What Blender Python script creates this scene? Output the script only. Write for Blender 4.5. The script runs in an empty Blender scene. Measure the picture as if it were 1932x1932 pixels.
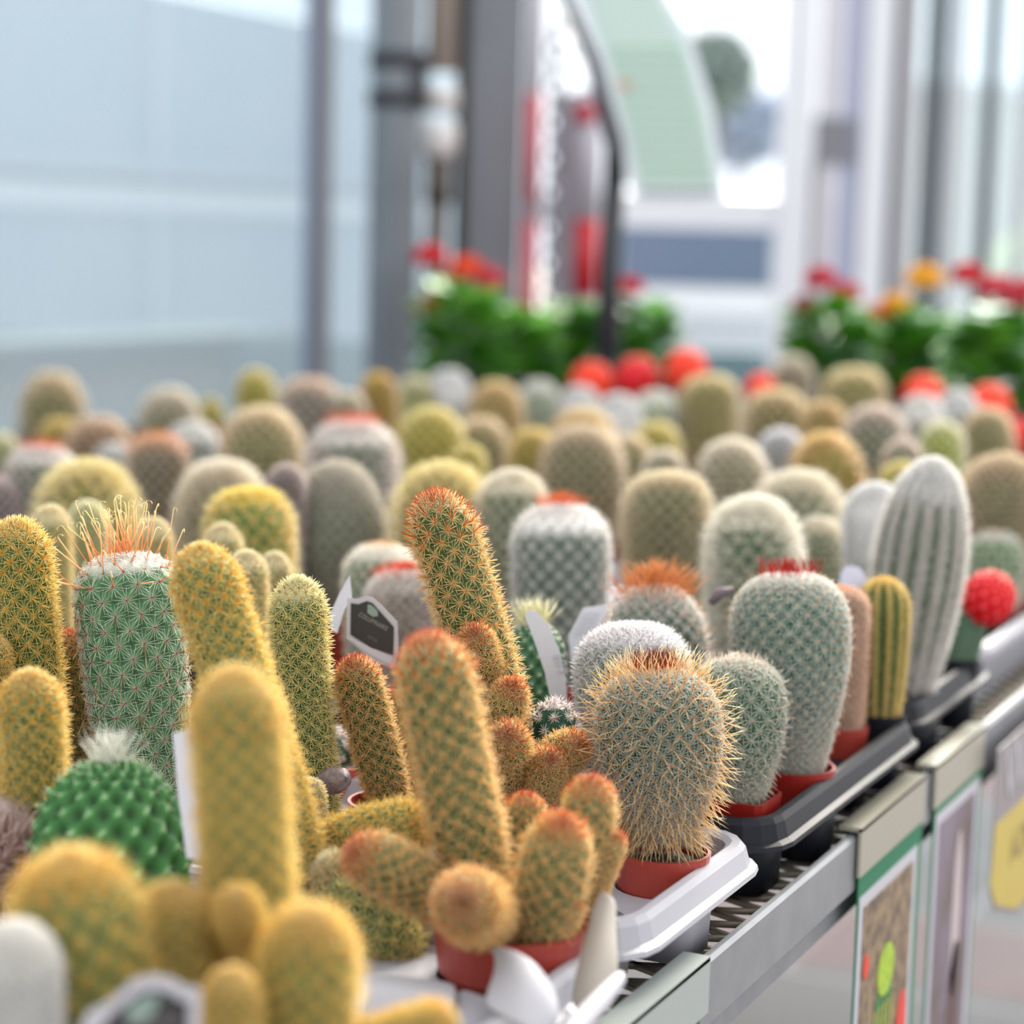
import bpy, bmesh, math, random
import numpy as np
from mathutils import Vector, Matrix
from mathutils.geometry import delaunay_2d_cdt
random.seed(7)
RNG = np.random.default_rng(11)
SC = bpy.context.scene
COL = SC.collection

# ------------------------------------------------------------------ camera
F = 4025.0                     # focal length in pixels of the 1932 px frame (50 mm lens, 24 mm sensor)
CX = CY = 966.0
BZ = 0.80                      # height of the display bench
CZ = BZ + 0.36
YAW, PITCH, ROLL = math.radians(25.2), math.atan((966 - 450) / 4025.0), math.radians(1.6)
_fh = np.array([-math.sin(YAW), math.cos(YAW), 0.0])
_r0 = np.array([math.cos(YAW), math.sin(YAW), 0.0])
_up = np.array([0.0, 0.0, 1.0])
cf = math.cos(PITCH) * _fh - math.sin(PITCH) * _up
_u0 = math.sin(PITCH) * _fh + math.cos(PITCH) * _up
cr = math.cos(ROLL) * _r0 + math.sin(ROLL) * _u0
cu = -math.sin(ROLL) * _r0 + math.cos(ROLL) * _u0
CAM = np.array([0.0, 0.0, CZ])
cam_data = bpy.data.cameras.new("camera")
cam = bpy.data.objects.new("camera", cam_data)
COL.objects.link(cam)
M = Matrix.Identity(4)
for i in range(3):
    M[i][0], M[i][1], M[i][2], M[i][3] = cr[i], cu[i], -cf[i], CAM[i]
cam.matrix_world = M
cam_data.sensor_width = 24.0
cam_data.sensor_fit = 'HORIZONTAL'
cam_data.lens = 50.0
cam_data.clip_start = 0.05
cam_data.dof.use_dof = True
cam_data.dof.focus_distance = 1.10
cam_data.dof.aperture_fstop = 3.1
SC.camera = cam

# ------------------------------------------------------------------ world, sun, exposure
w = bpy.data.worlds.new("overcast_sky")
SC.world = w
w.use_nodes = True
nt = w.node_tree
bg = nt.nodes["Background"]
tc = nt.nodes.new("ShaderNodeTexCoord")
sep = nt.nodes.new("ShaderNodeSeparateXYZ")
ramp = nt.nodes.new("ShaderNodeValToRGB")
nt.links.new(tc.outputs["Generated"], sep.inputs[0])
nt.links.new(sep.outputs["Z"], ramp.inputs[0])
ramp.color_ramp.elements[0].position = 0.0
ramp.color_ramp.elements[0].color = (0.80, 0.86, 0.93, 1)
ramp.color_ramp.elements[1].position = 0.25
ramp.color_ramp.elements[1].color = (0.97, 0.985, 1.0, 1)
nt.links.new(ramp.outputs[0], bg.inputs[0])
bg.inputs[1].default_value = 1.2
sun_d = bpy.data.lights.new("sun", 'SUN')
sun_d.energy = 8.5
sun_d.angle = math.radians(35)
sun_d.color = (1.0, 0.93, 0.83)
sun = bpy.data.objects.new("sun", sun_d)
COL.objects.link(sun)
sun.rotation_euler = (math.radians(-58), math.radians(-14), 0)
SC.view_settings.view_transform = 'Standard'
SC.view_settings.look = 'None'
SC.view_settings.gamma = 1.0
SC.view_settings.exposure = 0.74
SC.view_settings.use_curve_mapping = False


# ------------------------------------------------------------------ helpers
def ray(x, y):
    return cf + (x - CX) / F * cr - (y - CY) / F * cu


def at(x, y, d):
    """world point seen at (x, y) at depth d in front of the lens"""
    return CAM + d * ray(x, y)


def onz(x, y, z):
    v = ray(x, y)
    return CAM + v * ((z - CZ) / v[2])


def onx(x, y, X):
    v = ray(x, y)
    return CAM + v * (X / v[0])


def atz(x, d, z):
    """world point at depth d, height z, in column x"""
    y = CY - F * (((z - CZ) / d - cf[2] - (x - CX) / F * cr[2]) / cu[2])
    return at(x, y, d)


def lin(h):
    h = h.lstrip('#')
    o = []
    for i in (0, 2, 4):
        c = int(h[i:i + 2], 16) / 255.0
        o.append(c / 12.92 if c <= 0.04045 else ((c + 0.055) / 1.055) ** 2.4)
    return tuple(o)


MATS = {}


def mat(name, col, rough=0.6, metal=0.0, spec=0.5, noise=None, emit=None, bump=0.0):
    """principled material; noise = (scale, other colour, amount)"""
    if name in MATS:
        return MATS[name]
    m = bpy.data.materials.new(name)
    m.use_nodes = True
    t = m.node_tree
    p = t.nodes["Principled BSDF"]
    k_ = 1.0 if emit else .84
    c = tuple(v * k_ for v in (lin(col) if isinstance(col, str) else col))
    p.inputs["Base Color"].default_value = (*c, 1)
    p.inputs["Roughness"].default_value = rough
    p.inputs["Metallic"].default_value = metal
    p.inputs["Specular IOR Level"].default_value = spec
    if emit:
        p.inputs["Emission Color"].default_value = (*c, 1)
        p.inputs["Emission Strength"].default_value = emit
    if noise:
        g = t.nodes.new("ShaderNodeNewGeometry")
        n = t.nodes.new("ShaderNodeTexNoise")
        n.inputs["Scale"].default_value = noise[0]
        n.inputs["Detail"].default_value = 6
        t.links.new(g.outputs["Position"], n.inputs["Vector"])
        r = t.nodes.new("ShaderNodeValToRGB")
        r.color_ramp.elements[0].position = 0.5 - noise[2]
        r.color_ramp.elements[1].position = 0.5 + noise[2]
        r.color_ramp.elements[0].color = (*c, 1)
        r.color_ramp.elements[1].color = (*(v * k_ for v in lin(noise[1])), 1)
        t.links.new(n.outputs["Fac"], r.inputs[0])
        t.links.new(r.outputs[0], p.inputs["Base Color"])
        if bump:
            b = t.nodes.new("ShaderNodeBump")
            b.inputs["Strength"].default_value = bump
            b.inputs["Distance"].default_value = 0.002
            t.links.new(n.outputs["Fac"], b.inputs["Height"])
            t.links.new(b.outputs[0], p.inputs["Normal"])
    MATS[name] = m
    return m


def attr_mat(name, transl=0.0, rough=0.6, spec=0.4):
    m = bpy.data.materials.new(name)
    m.use_nodes = True
    t = m.node_tree
    p = t.nodes["Principled BSDF"]
    a = t.nodes.new("ShaderNodeAttribute")
    a.attribute_name = "tint"
    t.links.new(a.outputs["Color"], p.inputs["Base Color"])
    p.inputs["Roughness"].default_value = rough
    p.inputs["Specular IOR Level"].default_value = spec
    if transl:
        tr = t.nodes.new("ShaderNodeBsdfTranslucent")
        t.links.new(a.outputs["Color"], tr.inputs["Color"])
        mx = t.nodes.new("ShaderNodeMixShader")
        mx.inputs[0].default_value = transl
        t.links.new(p.outputs[0], mx.inputs[1])
        t.links.new(tr.outputs[0], mx.inputs[2])
        t.links.new(mx.outputs[0], t.nodes["Material Output"].inputs["Surface"])
    MATS[name] = m
    return m


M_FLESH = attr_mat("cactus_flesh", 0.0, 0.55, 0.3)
M_SPINE = attr_mat("cactus_spines", 0.58, 0.45, 0.5)
M_LEAF = attr_mat("leaf_tissue", 0.25, 0.35, 0.5)


def mesh_np(name, V, faces, cols=None, m=None, smooth=True):
    """faces: list of int arrays (n,3) / (n,4)"""
    me = bpy.data.meshes.new(name)
    V = np.asarray(V, dtype=np.float32)
    me.vertices.add(len(V))
    me.vertices.foreach_set("co", V.ravel())
    idx = np.concatenate([f.ravel() for f in faces]).astype(np.int32)
    tot = np.concatenate([np.full(len(f), f.shape[1]) for f in faces]).astype(np.int32)
    start = np.concatenate([[0], np.cumsum(tot)[:-1]]).astype(np.int32)
    me.loops.add(len(idx))
    me.loops.foreach_set("vertex_index", idx)
    me.polygons.add(len(tot))
    me.polygons.foreach_set("loop_start", start)
    me.polygons.foreach_set("loop_total", tot)
    if smooth:
        me.polygons.foreach_set("use_smooth", np.ones(len(tot), dtype=bool))
    if cols is not None:
        a = me.color_attributes.new("tint", 'FLOAT_COLOR', 'POINT')
        c = np.ones((len(V), 4), dtype=np.float32)
        c[:, :3] = cols
        a.data.foreach_set("color", c.ravel())
    if m:
        me.materials.append(m)
    me.update()
    return me


def link(name, me, parent=None, loc=None):
    o = bpy.data.objects.new(name, me)
    COL.objects.link(o)
    if parent:
        o.parent = parent
    if loc is not None:
        o.location = loc
    return o


def tag(o, label=None, cat=None, group=None, kind=None):
    if label:
        o["label"] = label
    if cat:
        o["category"] = cat
    if group:
        o["group"] = group
    if kind:
        o["kind"] = kind
    return o


def empty(name, loc, label, cat, group=None, kind=None):
    o = bpy.data.objects.new(name, None)
    o.empty_display_size = 0.02
    COL.objects.link(o)
    o.location = loc
    return tag(o, label, cat, group, kind)


class MB:
    """collects boxes, prisms and tubes into one mesh"""
    def __init__(self):
        self.bm = bmesh.new()

    def box(self, x0, x1, y0, y1, z0, z1, rot=None, pivot=(0, 0, 0)):
        vs = []
        for z in (z0, z1):
            for x, y in ((x0, y0), (x1, y0), (x1, y1), (x0, y1)):
                v = Vector((x, y, z))
                if rot is not None:
                    v = rot @ (v - Vector(pivot)) + Vector(pivot)
                vs.append(self.bm.verts.new(v))
        for q in ((3, 2, 1, 0), (4, 5, 6, 7), (0, 1, 5, 4), (1, 2, 6, 5), (2, 3, 7, 6), (3, 0, 4, 7)):
            self.bm.faces.new([vs[i] for i in q])
        return self

    def prism(self, pts, vec):
        """closed polygon of 3-D points, pushed along vec"""
        a = [self.bm.verts.new(p) for p in pts]
        b = [self.bm.verts.new(Vector(p) + Vector(vec)) for p in pts]
        n = len(a)
        self.bm.faces.new(a)
        self.bm.faces.new(b[::-1])
        for i in range(n):
            self.bm.faces.new((a[i], b[i], b[(i + 1) % n], a[(i + 1) % n]))
        return self

    def tube(self, pts, r, seg=10, cap=True):
        rings = []
        pts = [Vector(p) for p in pts]
        rr = r if hasattr(r, '__len__') else [r] * len(pts)
        for i, p in enumerate(pts):
            t = (pts[min(i + 1, len(pts) - 1)] - pts[max(i - 1, 0)]).normalized()
            a = t.orthogonal().normalized() if i == 0 else (a - a.dot(t) * t).normalized()
            b = t.cross(a)
            rings.append([self.bm.verts.new(p + rr[i] * (math.cos(k * 2 * math.pi / seg) * a + math.sin(k * 2 * math.pi / seg) * b)) for k in range(seg)])
        for A, B in zip(rings, rings[1:]):
            for k in range(seg):
                self.bm.faces.new((A[k], A[(k + 1) % seg], B[(k + 1) % seg], B[k]))
        if cap:
            self.bm.faces.new(rings[0][::-1])
            self.bm.faces.new(rings[-1])
        return self

    def lathe(self, prof, seg=32, c=(0, 0, 0), sq=0.0):
        """revolve (r, z) pairs; sq > 0 squares the section"""
        rings = []
        for r, z in prof:
            ring = []
            for k in range(seg):
                t = 2 * math.pi * (k + 0.5) / seg
                ct, st = math.cos(t), math.sin(t)
                s = 1.0
                if sq:
                    n = 2 + 8 * sq
                    s = (abs(ct) ** n + abs(st) ** n) ** (-1 / n)
                ring.append(self.bm.verts.new((c[0] + r * s * ct, c[1] + r * s * st, c[2] + z)))
            rings.append(ring)
        for A, B in zip(rings, rings[1:]):
            for k in range(seg):
                self.bm.faces.new((A[k], A[(k + 1) % seg], B[(k + 1) % seg], B[k]))
        self.last = rings
        return self

    def build(self, name, m, parent=None, smooth=False, bevel=0.0, loc=None):
        bmesh.ops.recalc_face_normals(self.bm, faces=self.bm.faces)
        if bevel:
            bmesh.ops.bevel(self.bm, geom=[e for e in self.bm.edges if e.is_manifold and e.calc_face_angle(0) > 0.5],
                            offset=bevel, segments=2, affect='EDGES', profile=0.7)
        me = bpy.data.meshes.new(name)
        self.bm.to_mesh(me)
        self.bm.free()
        if smooth:
            for p in me.polygons:
                p.use_smooth = True
        me.materials.append(m)
        return link(name, me, parent, loc)


def smooth_angle(o, deg=35):
    for e in o.data.edges:
        pass
    return o


# ------------------------------------------------------------------ cactus builder
def S(prof, N, k, amp, body, groove, areole, rad, cen=None, crown=None, wool=None, rib=False, tw=0.0, pw=1.0, hooks=None):
    """rad = (n, length/R, elevation deg, width m, base colour, tip colour); cen the same;
    crown = (from s, length factor, base colour, tip colour); wool = (from s, colour)"""
    return dict(prof=prof, N=N, k=k, amp=amp, body=body, groove=groove, areole=areole, rad=rad, cen=cen, crown=crown,
                wool=wool, rib=rib, tw=tw, pw=pw, hooks=hooks)


ST = {
 # far fuzzy kinds
 'tan': S('dome', 20, .55, .06, '6F7A4A', '55603A', 'D8C8A0', (11, .24, 30, .0007, 'D9B984', 'E6CFA0'), (2, .36, 80, .0007, 'E2AC60', 'ECC488')),
 'cream': S('dome', 20, .55, .06, '7C7B5C', '62634A', 'E6DCC8', (12, .22, 30, .0007, 'E4CCA4', 'F2E2C8'), (2, .30, 80, .0007, 'ECCB98', 'F3E2C4')),
 'gold': S('dome', 18, .55, .06, '8A8436', '6A682C', 'E8D080', (11, .26, 30, .0007, 'E8B93C', 'F0CC60'), (2, .36, 80, .0007, 'E0A030', 'ECC050')),
 'yellow': S('dome', 18, .55, .06, '9A9338', '7C7A30', 'EBDC80', (12, .24, 30, .0007, 'EBCB45', 'F3DC70'), (2, .3, 80, .0007, 'E8C040', 'F2D868')),
 'amber': S('dome', 18, .55, .06, '94854A', '75693A', 'E6CE90', (11, .26, 30, .0007, 'E2AE55', 'EDC67C'), (2, .36, 80, .0007, 'DC9A44', 'EAB96A')),
 'yellowcream': S('barrel', 20, .55, .05, '7E7E46', '646638', 'EDE0A8', (11, .22, 30, .0007, 'E6C272', 'EED69A'), (2, .32, 80, .0007, 'DFB05C', 'EBCB88'), (.72, 1.2, 'EBD47C', 'F2E3A4'), (.8, 'EFE3B0')),
 'tanyellow': S('barrel', 20, .55, .05, '77764A', '5F603A', 'E6D8A0', (11, .24, 30, .0007, 'DEB878', 'EACF9C'), (2, .34, 80, .0007, 'D8A45C', 'E8C488'), (.7, 1.2, 'E8CC72', 'F0DC98'), (.85, 'EADAA0')),
 'russet': S('dome', 20, .55, .06, '7C6848', '614F38', 'D8B890', (11, .24, 30, .0007, 'D2A070', 'E0BC92'), (2, .34, 80, .0007, 'CE8C58', 'DDAE80')),
 'orange': S('barrel', 20, .55, .05, '6E6E5C', '56574A', 'D8C0A0', (10, .2, 25, .0007, 'C8AC90', 'DCC8B0'), (2, .36, 80, .0007, 'D88A48', 'E0A468'), (.7, 1.5, 'DC7C34', 'E8A058')),
 'orangetan': S('barrel', 20, .55, .05, '70706A', '595A54', 'D8C8B8', (11, .22, 25, .0007, 'CDB8A4', 'E2D2C0'), (2, .34, 80, .0007, 'DDA878', 'E8C4A0'), (.7, 1.3, 'E0A070', 'EEC8A0'), (.85, 'EBDCC8')),
 'mauve': S('dome', 20, .55, .06, '6A605C', '524A48', 'C8B8B0', (11, .2, 20, .0006, 'B8A098', 'CDB8B0'), (2, .24, 70, .0006, 'B89890', 'CCB0A8')),
 'mauvewhite': S('dome', 20, .5, .05, '8A8A80', '707068', 'E8E4E8', (13, .2, 20, .0006, 'DDD6DA', 'EDE8EC')),
 'redcrown': S('barrel', 20, .5, .05, '6E7A68', '566050', 'EDE8E0', (14, .2, 18, .0006, 'E2DCD4', 'F2EEE8'), (1, .2, 60, .0006, 'D8A080', 'E0B498'), (.82, 3.0, 'D84020', 'DE5830'), (.68, 'F2EDE6')),
 'white': S('dome', 20, .5, .05, '7A8272', '626A5C', 'F0ECE6', (14, .2, 22, .0006, 'E9E2DA', 'F5F1EC'), None, None, (.62, 'F4F0EA')),
 'whitewool': S('dome', 18, .5, .05, 'A5AAA0', '8C928A', 'F4F2F0', (20, .22, 30, .0007, 'EFECEA', 'F8F6F4'), None, None, (.4, 'F6F4F2')),
 'whitecol': S('column', 14, .4, .07, 'A0A6A0', '868C86', 'F2F0EE', (18, .26, 25, .0007, 'E9E6E2', 'F6F4F2'), None, None, (.7, 'F6F4F2'), rib=True),
 'pale': S('dome', 18, .55, .06, '8E9460', '70764C', 'EDE6B8', (12, .24, 28, .0006, 'E2D898', 'F0E8B8'), (1, .3, 75, .0006, 'E0CE80', 'ECDCA0')),
 'palegreen': S('dome', 18, .55, .06, '94A07C', '78846A', 'F0EED8', (13, .24, 26, .0006, 'E4E0C8', 'F2F0E0'), None, None, (.7, 'F2F0E4')),
 'pinkgreen': S('dome', 20, .55, .06, '6C7A60', '56624E', 'DCC8B8', (11, .22, 28, .0006, 'DDBFA6', 'E8D0BC'), (2, .3, 80, .0006, 'D8AC90', 'E6C4AC')),
 'straw': S('dome', 16, .6, .07, '83804A', '66643A', 'EBDFA0', (11, .26, 28, .0006, 'E6CC70', 'F0DE98'), (3, .5, 70, .0006, 'E4C058', 'F0D884')),
 'goldgreen': S('barrel', 18, .6, .07, '7A8C42', '5C6C34', 'F0E090', (13, .24, 22, .0006, 'E2C460', 'F0DA88'), (2, .34, 75, .0006, 'E0A838', 'ECC458'), (.55, 1.1, 'ECC030', 'F4D85C'), (.8, 'F2DC58')),
 'greenwhite': S('barrel', 16, .6, .08, '5E7E50', '46603E', 'F0EADC', (13, .26, 20, .0005, 'E4E0D0', 'F2F0E6'), (1, .3, 75, .0006, 'E0B070', 'E8C898'), (.9, 1.1, 'E0A060', 'ECC490'), (.74, 'F4F0E6')),
 'greygreen': S('egg', 26, .55, .03, '68745E', '525C4A', 'C8C0AC', (12, .17, 12, .0005, 'B8AE9C', 'CEC4B2'), (1, .12, 70, .0005, 'C8B8A0', 'D8CAB4'), None, (.9, 'D8CCB8')),
 'creamgreen': S('dome', 18, .6, .07, '66785A', '4E5E46', 'EDE4D0', (13, .25, 22, .0006, 'DCD2B8', 'EDE6D4'), (2, .34, 75, .0006, 'E0C08C', 'EBD6B0'), None, (.76, 'F0E8D4')),
 'creamfluff': S('dome', 17, .6, .08, '55704C', '40583C', 'F0E8D4', (15, .34, 40, .0006, 'E4DCC4', 'F2ECDC'), (2, .4, 80, .0006, 'E8DCB8', 'F2EAD0'), None, (.74, 'F2ECDC')),
 'olive': S('dome', 22, .55, .04, '6E7250', '565A40', 'CDBE98', (11, .18, 15, .0006, 'BCA888', 'D4C2A0'), (2, .34, 75, .0006, 'DCA868', 'E8C490')),
 'oliveb': S('barrel', 20, .55, .05, '67704C', '50583C', 'DCD0A8', (12, .22, 18, .0006, 'BEB08C', 'D8CCA8'), (2, .32, 70, .0006, 'DCB070', 'E8CC98'), None, (.84, 'EDE0BC')),
 'yellowgreen': S('dome', 16, .6, .07, '97A040', '7A8434', 'EBE6A8', (11, .24, 30, .0006, 'E2D888', 'EEE6AA')),
 'whitebarrel': S('barrel', 20, .55, .06, '5F7460', '4A5C4C', 'F2EEE8', (15, .22, 18, .0005, 'D6D2CC', 'EFECE8'), (1, .16, 60, .0005, 'C8A088', 'D8B8A0'), (.9, 3.2, 'DC6430', 'E88850'), (.68, 'F2EEEA')),
 'goldfinger': S('finger', 14, .6, .07, '8A7A30', '6C5E26', 'E8C870', (12, .3, 30, .0006, 'DE9E34', 'E8B850'), (2, .34, 75, .0006, 'C87028', 'DC9440'), (.8, 1.0, 'EBC034', 'F2D458'), (.85, 'EFCC48')),
 'goldfinger2': S('finger', 14, .6, .07, '86803A', '686430', 'E8D080', (12, .3, 30, .0006, 'E0A03C', 'EDC060'), (2, .34, 75, .0006, 'CE8030', 'E0A048')),
 # near kinds
 'elong': S('finger', 10, .56, .07, '56682E', '3C4C1E', 'E9C8B0', (19, .46, 20, .00042, 'EABC68', 'F8E4A0'), (1, .36, 60, .00034, 'D07A34', 'B04A22'), (.83, 1.6, 'E8852C', 'C8400F'), (.9, 'EDE4C0')),
 'elongy': S('finger', 11, .56, .07, '627434', '465822', 'E8D8A0', (19, .46, 24, .00045, 'F0C858', 'FAE68C'), (1, .34, 70, .0004, 'E4B440', 'E0A030'), (.80, 1.1, 'EFC448', 'E89A28'), (.88, 'F0E8A8')),
 'elongpale': S('finger', 11, .56, .07, '62743A', '48582A', 'EBDDB8', (20, .46, 20, .00042, 'E8CC80', 'F8ECB0'), (1, .3, 60, .0004, 'D89850', 'C87030'), (.88, .9, 'EFC890', 'D06828'), (.82, 'F2EBC8')),
 'elonggreen': S('finger', 11, .56, .07, '567034', '3C5424', 'EACBB4', (19, .46, 18, .0004, 'DCC868', 'F4EAA4'), (1, .25, 60, .0004, 'C87844', 'B85830'), (.88, .9, 'EBD890', 'C86424'), (.84, 'F2ECC0')),
 'hooked': S('barrel', 13, .62, .10, '5C8A5C', '38603E', 'B04838', (17, .33, 12, .00030, 'C0C8B0', 'E8E8D8'), (3, .13, 55, .0005, '8E3428', 'B06850'), None, (.80, 'F4EEE8'), hooks=True),
 'ball': S('neck', 22, .52, .06, '40583F', '2A4030', 'C46A34', (15, .20, 14, .00030, 'B8BCA8', 'E4E2D4'), (2, .52, 52, .00040, 'D08C40', 'F4DEA8'), (.88, .95, 'E06A20', '641008'), (.84, 'F2EDE4')),
 'redtop': S('neck', 20, .5, .09, '54705C', '3C5644', 'EDE0D0', (13, .20, 20, .0004, 'BCC4B8', 'E8E8E0'), (1, .18, 60, .0004, 'C88858', 'D8A880'), (.87, 2.5, 'D83828', 'A41414'), (.80, 'F3F0EA')),
 'peach': S('barrel', 16, .55, .09, '84705C', '685646', 'EBC8B0', (14, .26, 25, .00045, 'E0B090', 'EED0B8'), (2, .36, 70, .0005, 'D8824C', 'E0A478')),
 'starry': S('neck', 17, .6, .06, '4E6C54', '3A5642', 'D8C0A8', (12, .27, 14, .0004, 'B8C0AC', 'E2DED0'), (1, .26, 70, .0005, 'D0B090', 'E4D2BC'), None, (.88, 'F0ECE4')),
 'orangeball': S('dome', 18, .52, .07, '587060', '42584A', 'E8B49C', (13, .18, 16, .0004, 'CDC8BC', 'E8E4DA'), (1, .30, 60, .0004, 'D08860', 'DCA888'), (.80, 2.6, 'D88C50', 'D89860'), (.82, 'F0E6DA')),
 'whiteflat': S('barrel', 22, .5, .06, '6E8474', '56695A', 'F2EEEE', (16, .18, 20, .0004, 'D8D6D4', 'F0EEEE'), (1, .16, 70, .0004, '8C6C70', '7C5C60'), None, (.72, 'F2EEF0')),
 'curly': S('dome', 13, .6, .13, '44704C', '26482F', '88A67C', (5, .14, 40, .0004, 'C8CCB0', 'E0E0CC'), None, (.9, 8.0, 'D8D4A8', 'ECE8CC'), (.88, 'F2F0E8'), pw=.7),
 'knobbly': S('dome', 15, .62, .17, '3C7238', '1C4A1E', '7CA870', (2, .10, 40, .0004, 'B8C098', 'D8DCC0'), None, (.91, 5.5, 'E8E8DC', 'F4F4EC'), (.91, 'F4F4EE'), pw=.7),
 'stargreen': S('dome', 8, .75, .12, '2E5C48', '1E4434', 'F0E6E0', (13, .38, 12, .0005, 'EAD8D0', 'F2E6E0'), (1, .5, 60, .0005, '8A4048', 'A06468'), None, (.85, 'F0E6E4'), pw=.8),
 'whitefront': S('dome', 20, .5, .06, '6C8468', '546A52', 'F2F0E8', (16, .22, 20, .0005, 'E4E0D8', 'F6F4F0'), None, None, (.72, 'F6F2EA')),
 'pinkspine': S('dome', 12, .6, .07, '8A7468', '6C5A52', 'E8D0C8', (10, .5, 30, .0006, 'D8A898', 'E4C4B8'), (3, .9, 60, .0006, 'C88C7C', 'DCB4A8')),
 'column': S('spindle', 15, .34, .075, '66765C', '4C5C46', 'E8E2D8', (15, .26, 18, .0005, 'CFC6B8', 'EAE4DC'), (1, .3, 40, .0005, 'D8D0C4', 'EEEAE4'), None, (.72, 'F4F2F0'), rib=True),
 'ribbed': S('dome', 12, .5, .12, '5C6E30', '44541F', 'EBCB60', (9, .28, 30, .0005, 'E4BC50', 'F0D680'), (1, .34, 70, .0005, 'E0A834', 'F0C85C'), None, (.9, 'EDBE3C'), rib=True),
 'moon': S('dome', 11, .8, .15, 'E01424', 'B00818', 'F06068', (3, .10, 40, .0005, 'F0A090', 'F4B8A8'), None, None, None, pw=.6),
 'moonorange': S('dome', 11, .8, .15, 'F0401E', 'C81C10', 'F88060', (3, .10, 40, .0005, 'F4A080', 'F8B898'), None, None, None, pw=.6),
}


# tight felted dots in the middle of each star
ST['ball']['fuzz'] = (5, .045, 70, .0010, 'B8501C', 'C4602C')
ST['redtop']['fuzz'] = (4, .055, 70, .0012, 'E8D0B0', 'E0A870')
ST['starry']['fuzz'] = (4, .045, 70, .0009, 'C89880', 'D8B098')
for k_, c_ in (('elong', 'F0B45C'), ('elongy', 'F2C048'), ('elongpale', 'F0D080'), ('elonggreen', 'E8D070')):
    ST[k_]['fuzz'] = (7, .46, 60, .00036, c_, c_)
    ST[k_]['rad'] = (13,) + ST[k_]['rad'][1:3] + (.00033,) + ST[k_]['rad'][4:]


def profile(kind, h, R):
    """dense (r, z) polyline of the outline from the base to the apex"""
    if kind == 'finger':
        hc = min(R * 1.25, h * .6); rb = .76
        low = [(R * (rb + (1 - rb) * min(1, i / 20 * 1.6)), (h - hc) * i / 30) for i in range(31)]
        n = 2.0
    elif kind == 'column':
        hc = min(R * 1.6, h * .6)
        low = [(R * (.9 + .1 * math.sin(math.pi * i / 30)), (h - hc) * i / 30) for i in range(31)]
        n = 2.0
    elif kind == 'spindle':
        hc = h * .42
        low = [(R * (.62 + .38 * math.sin(math.pi / 2 * i / 30)), (h - hc) * i / 30) for i in range(31)]
        n = 1.9
    elif kind == 'egg':
        hc = h * .52
        low = [(R * (.42 + .58 * math.sin(math.pi / 2 * i / 30)), (h - hc) * i / 30) for i in range(31)]
        n = 2.0
    elif kind == 'neck':
        hc = min(R * .95, h * .5)
        low = [(R * (.42 + .58 * math.sin(math.pi / 2 * min(1, i / 29)) ** 1.1), (h - hc) * i / 30) for i in range(31)]
        n = 2.4
    elif kind == 'barrel':
        hc = min(R * .9, h * .5)
        low = [(R * (.66 + .34 * math.sin(math.pi / 2 * i / 30) ** .7), (h - hc) * i / 30) for i in range(31)]
        n = 2.5
    else:
        hc = min(R * 1.3, h * .58)
        low = [(R * (.62 + .38 * math.sin(math.pi / 2 * i / 30) ** .8), (h - hc) * i / 30) for i in range(31)]
        n = 2.1
    r0 = low[-1][0]
    cap = []
    for i in range(1, 61):
        a = math.pi / 2 * i / 60
        ca, sa = max(0, math.cos(a)), math.sin(a)
        cap.append((r0 * ca ** (2 / n), (h - hc) + hc * sa ** (2 / n)))
    p = np.array(low + cap)
    p[-1, 0] = 0.0
    return p


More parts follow.
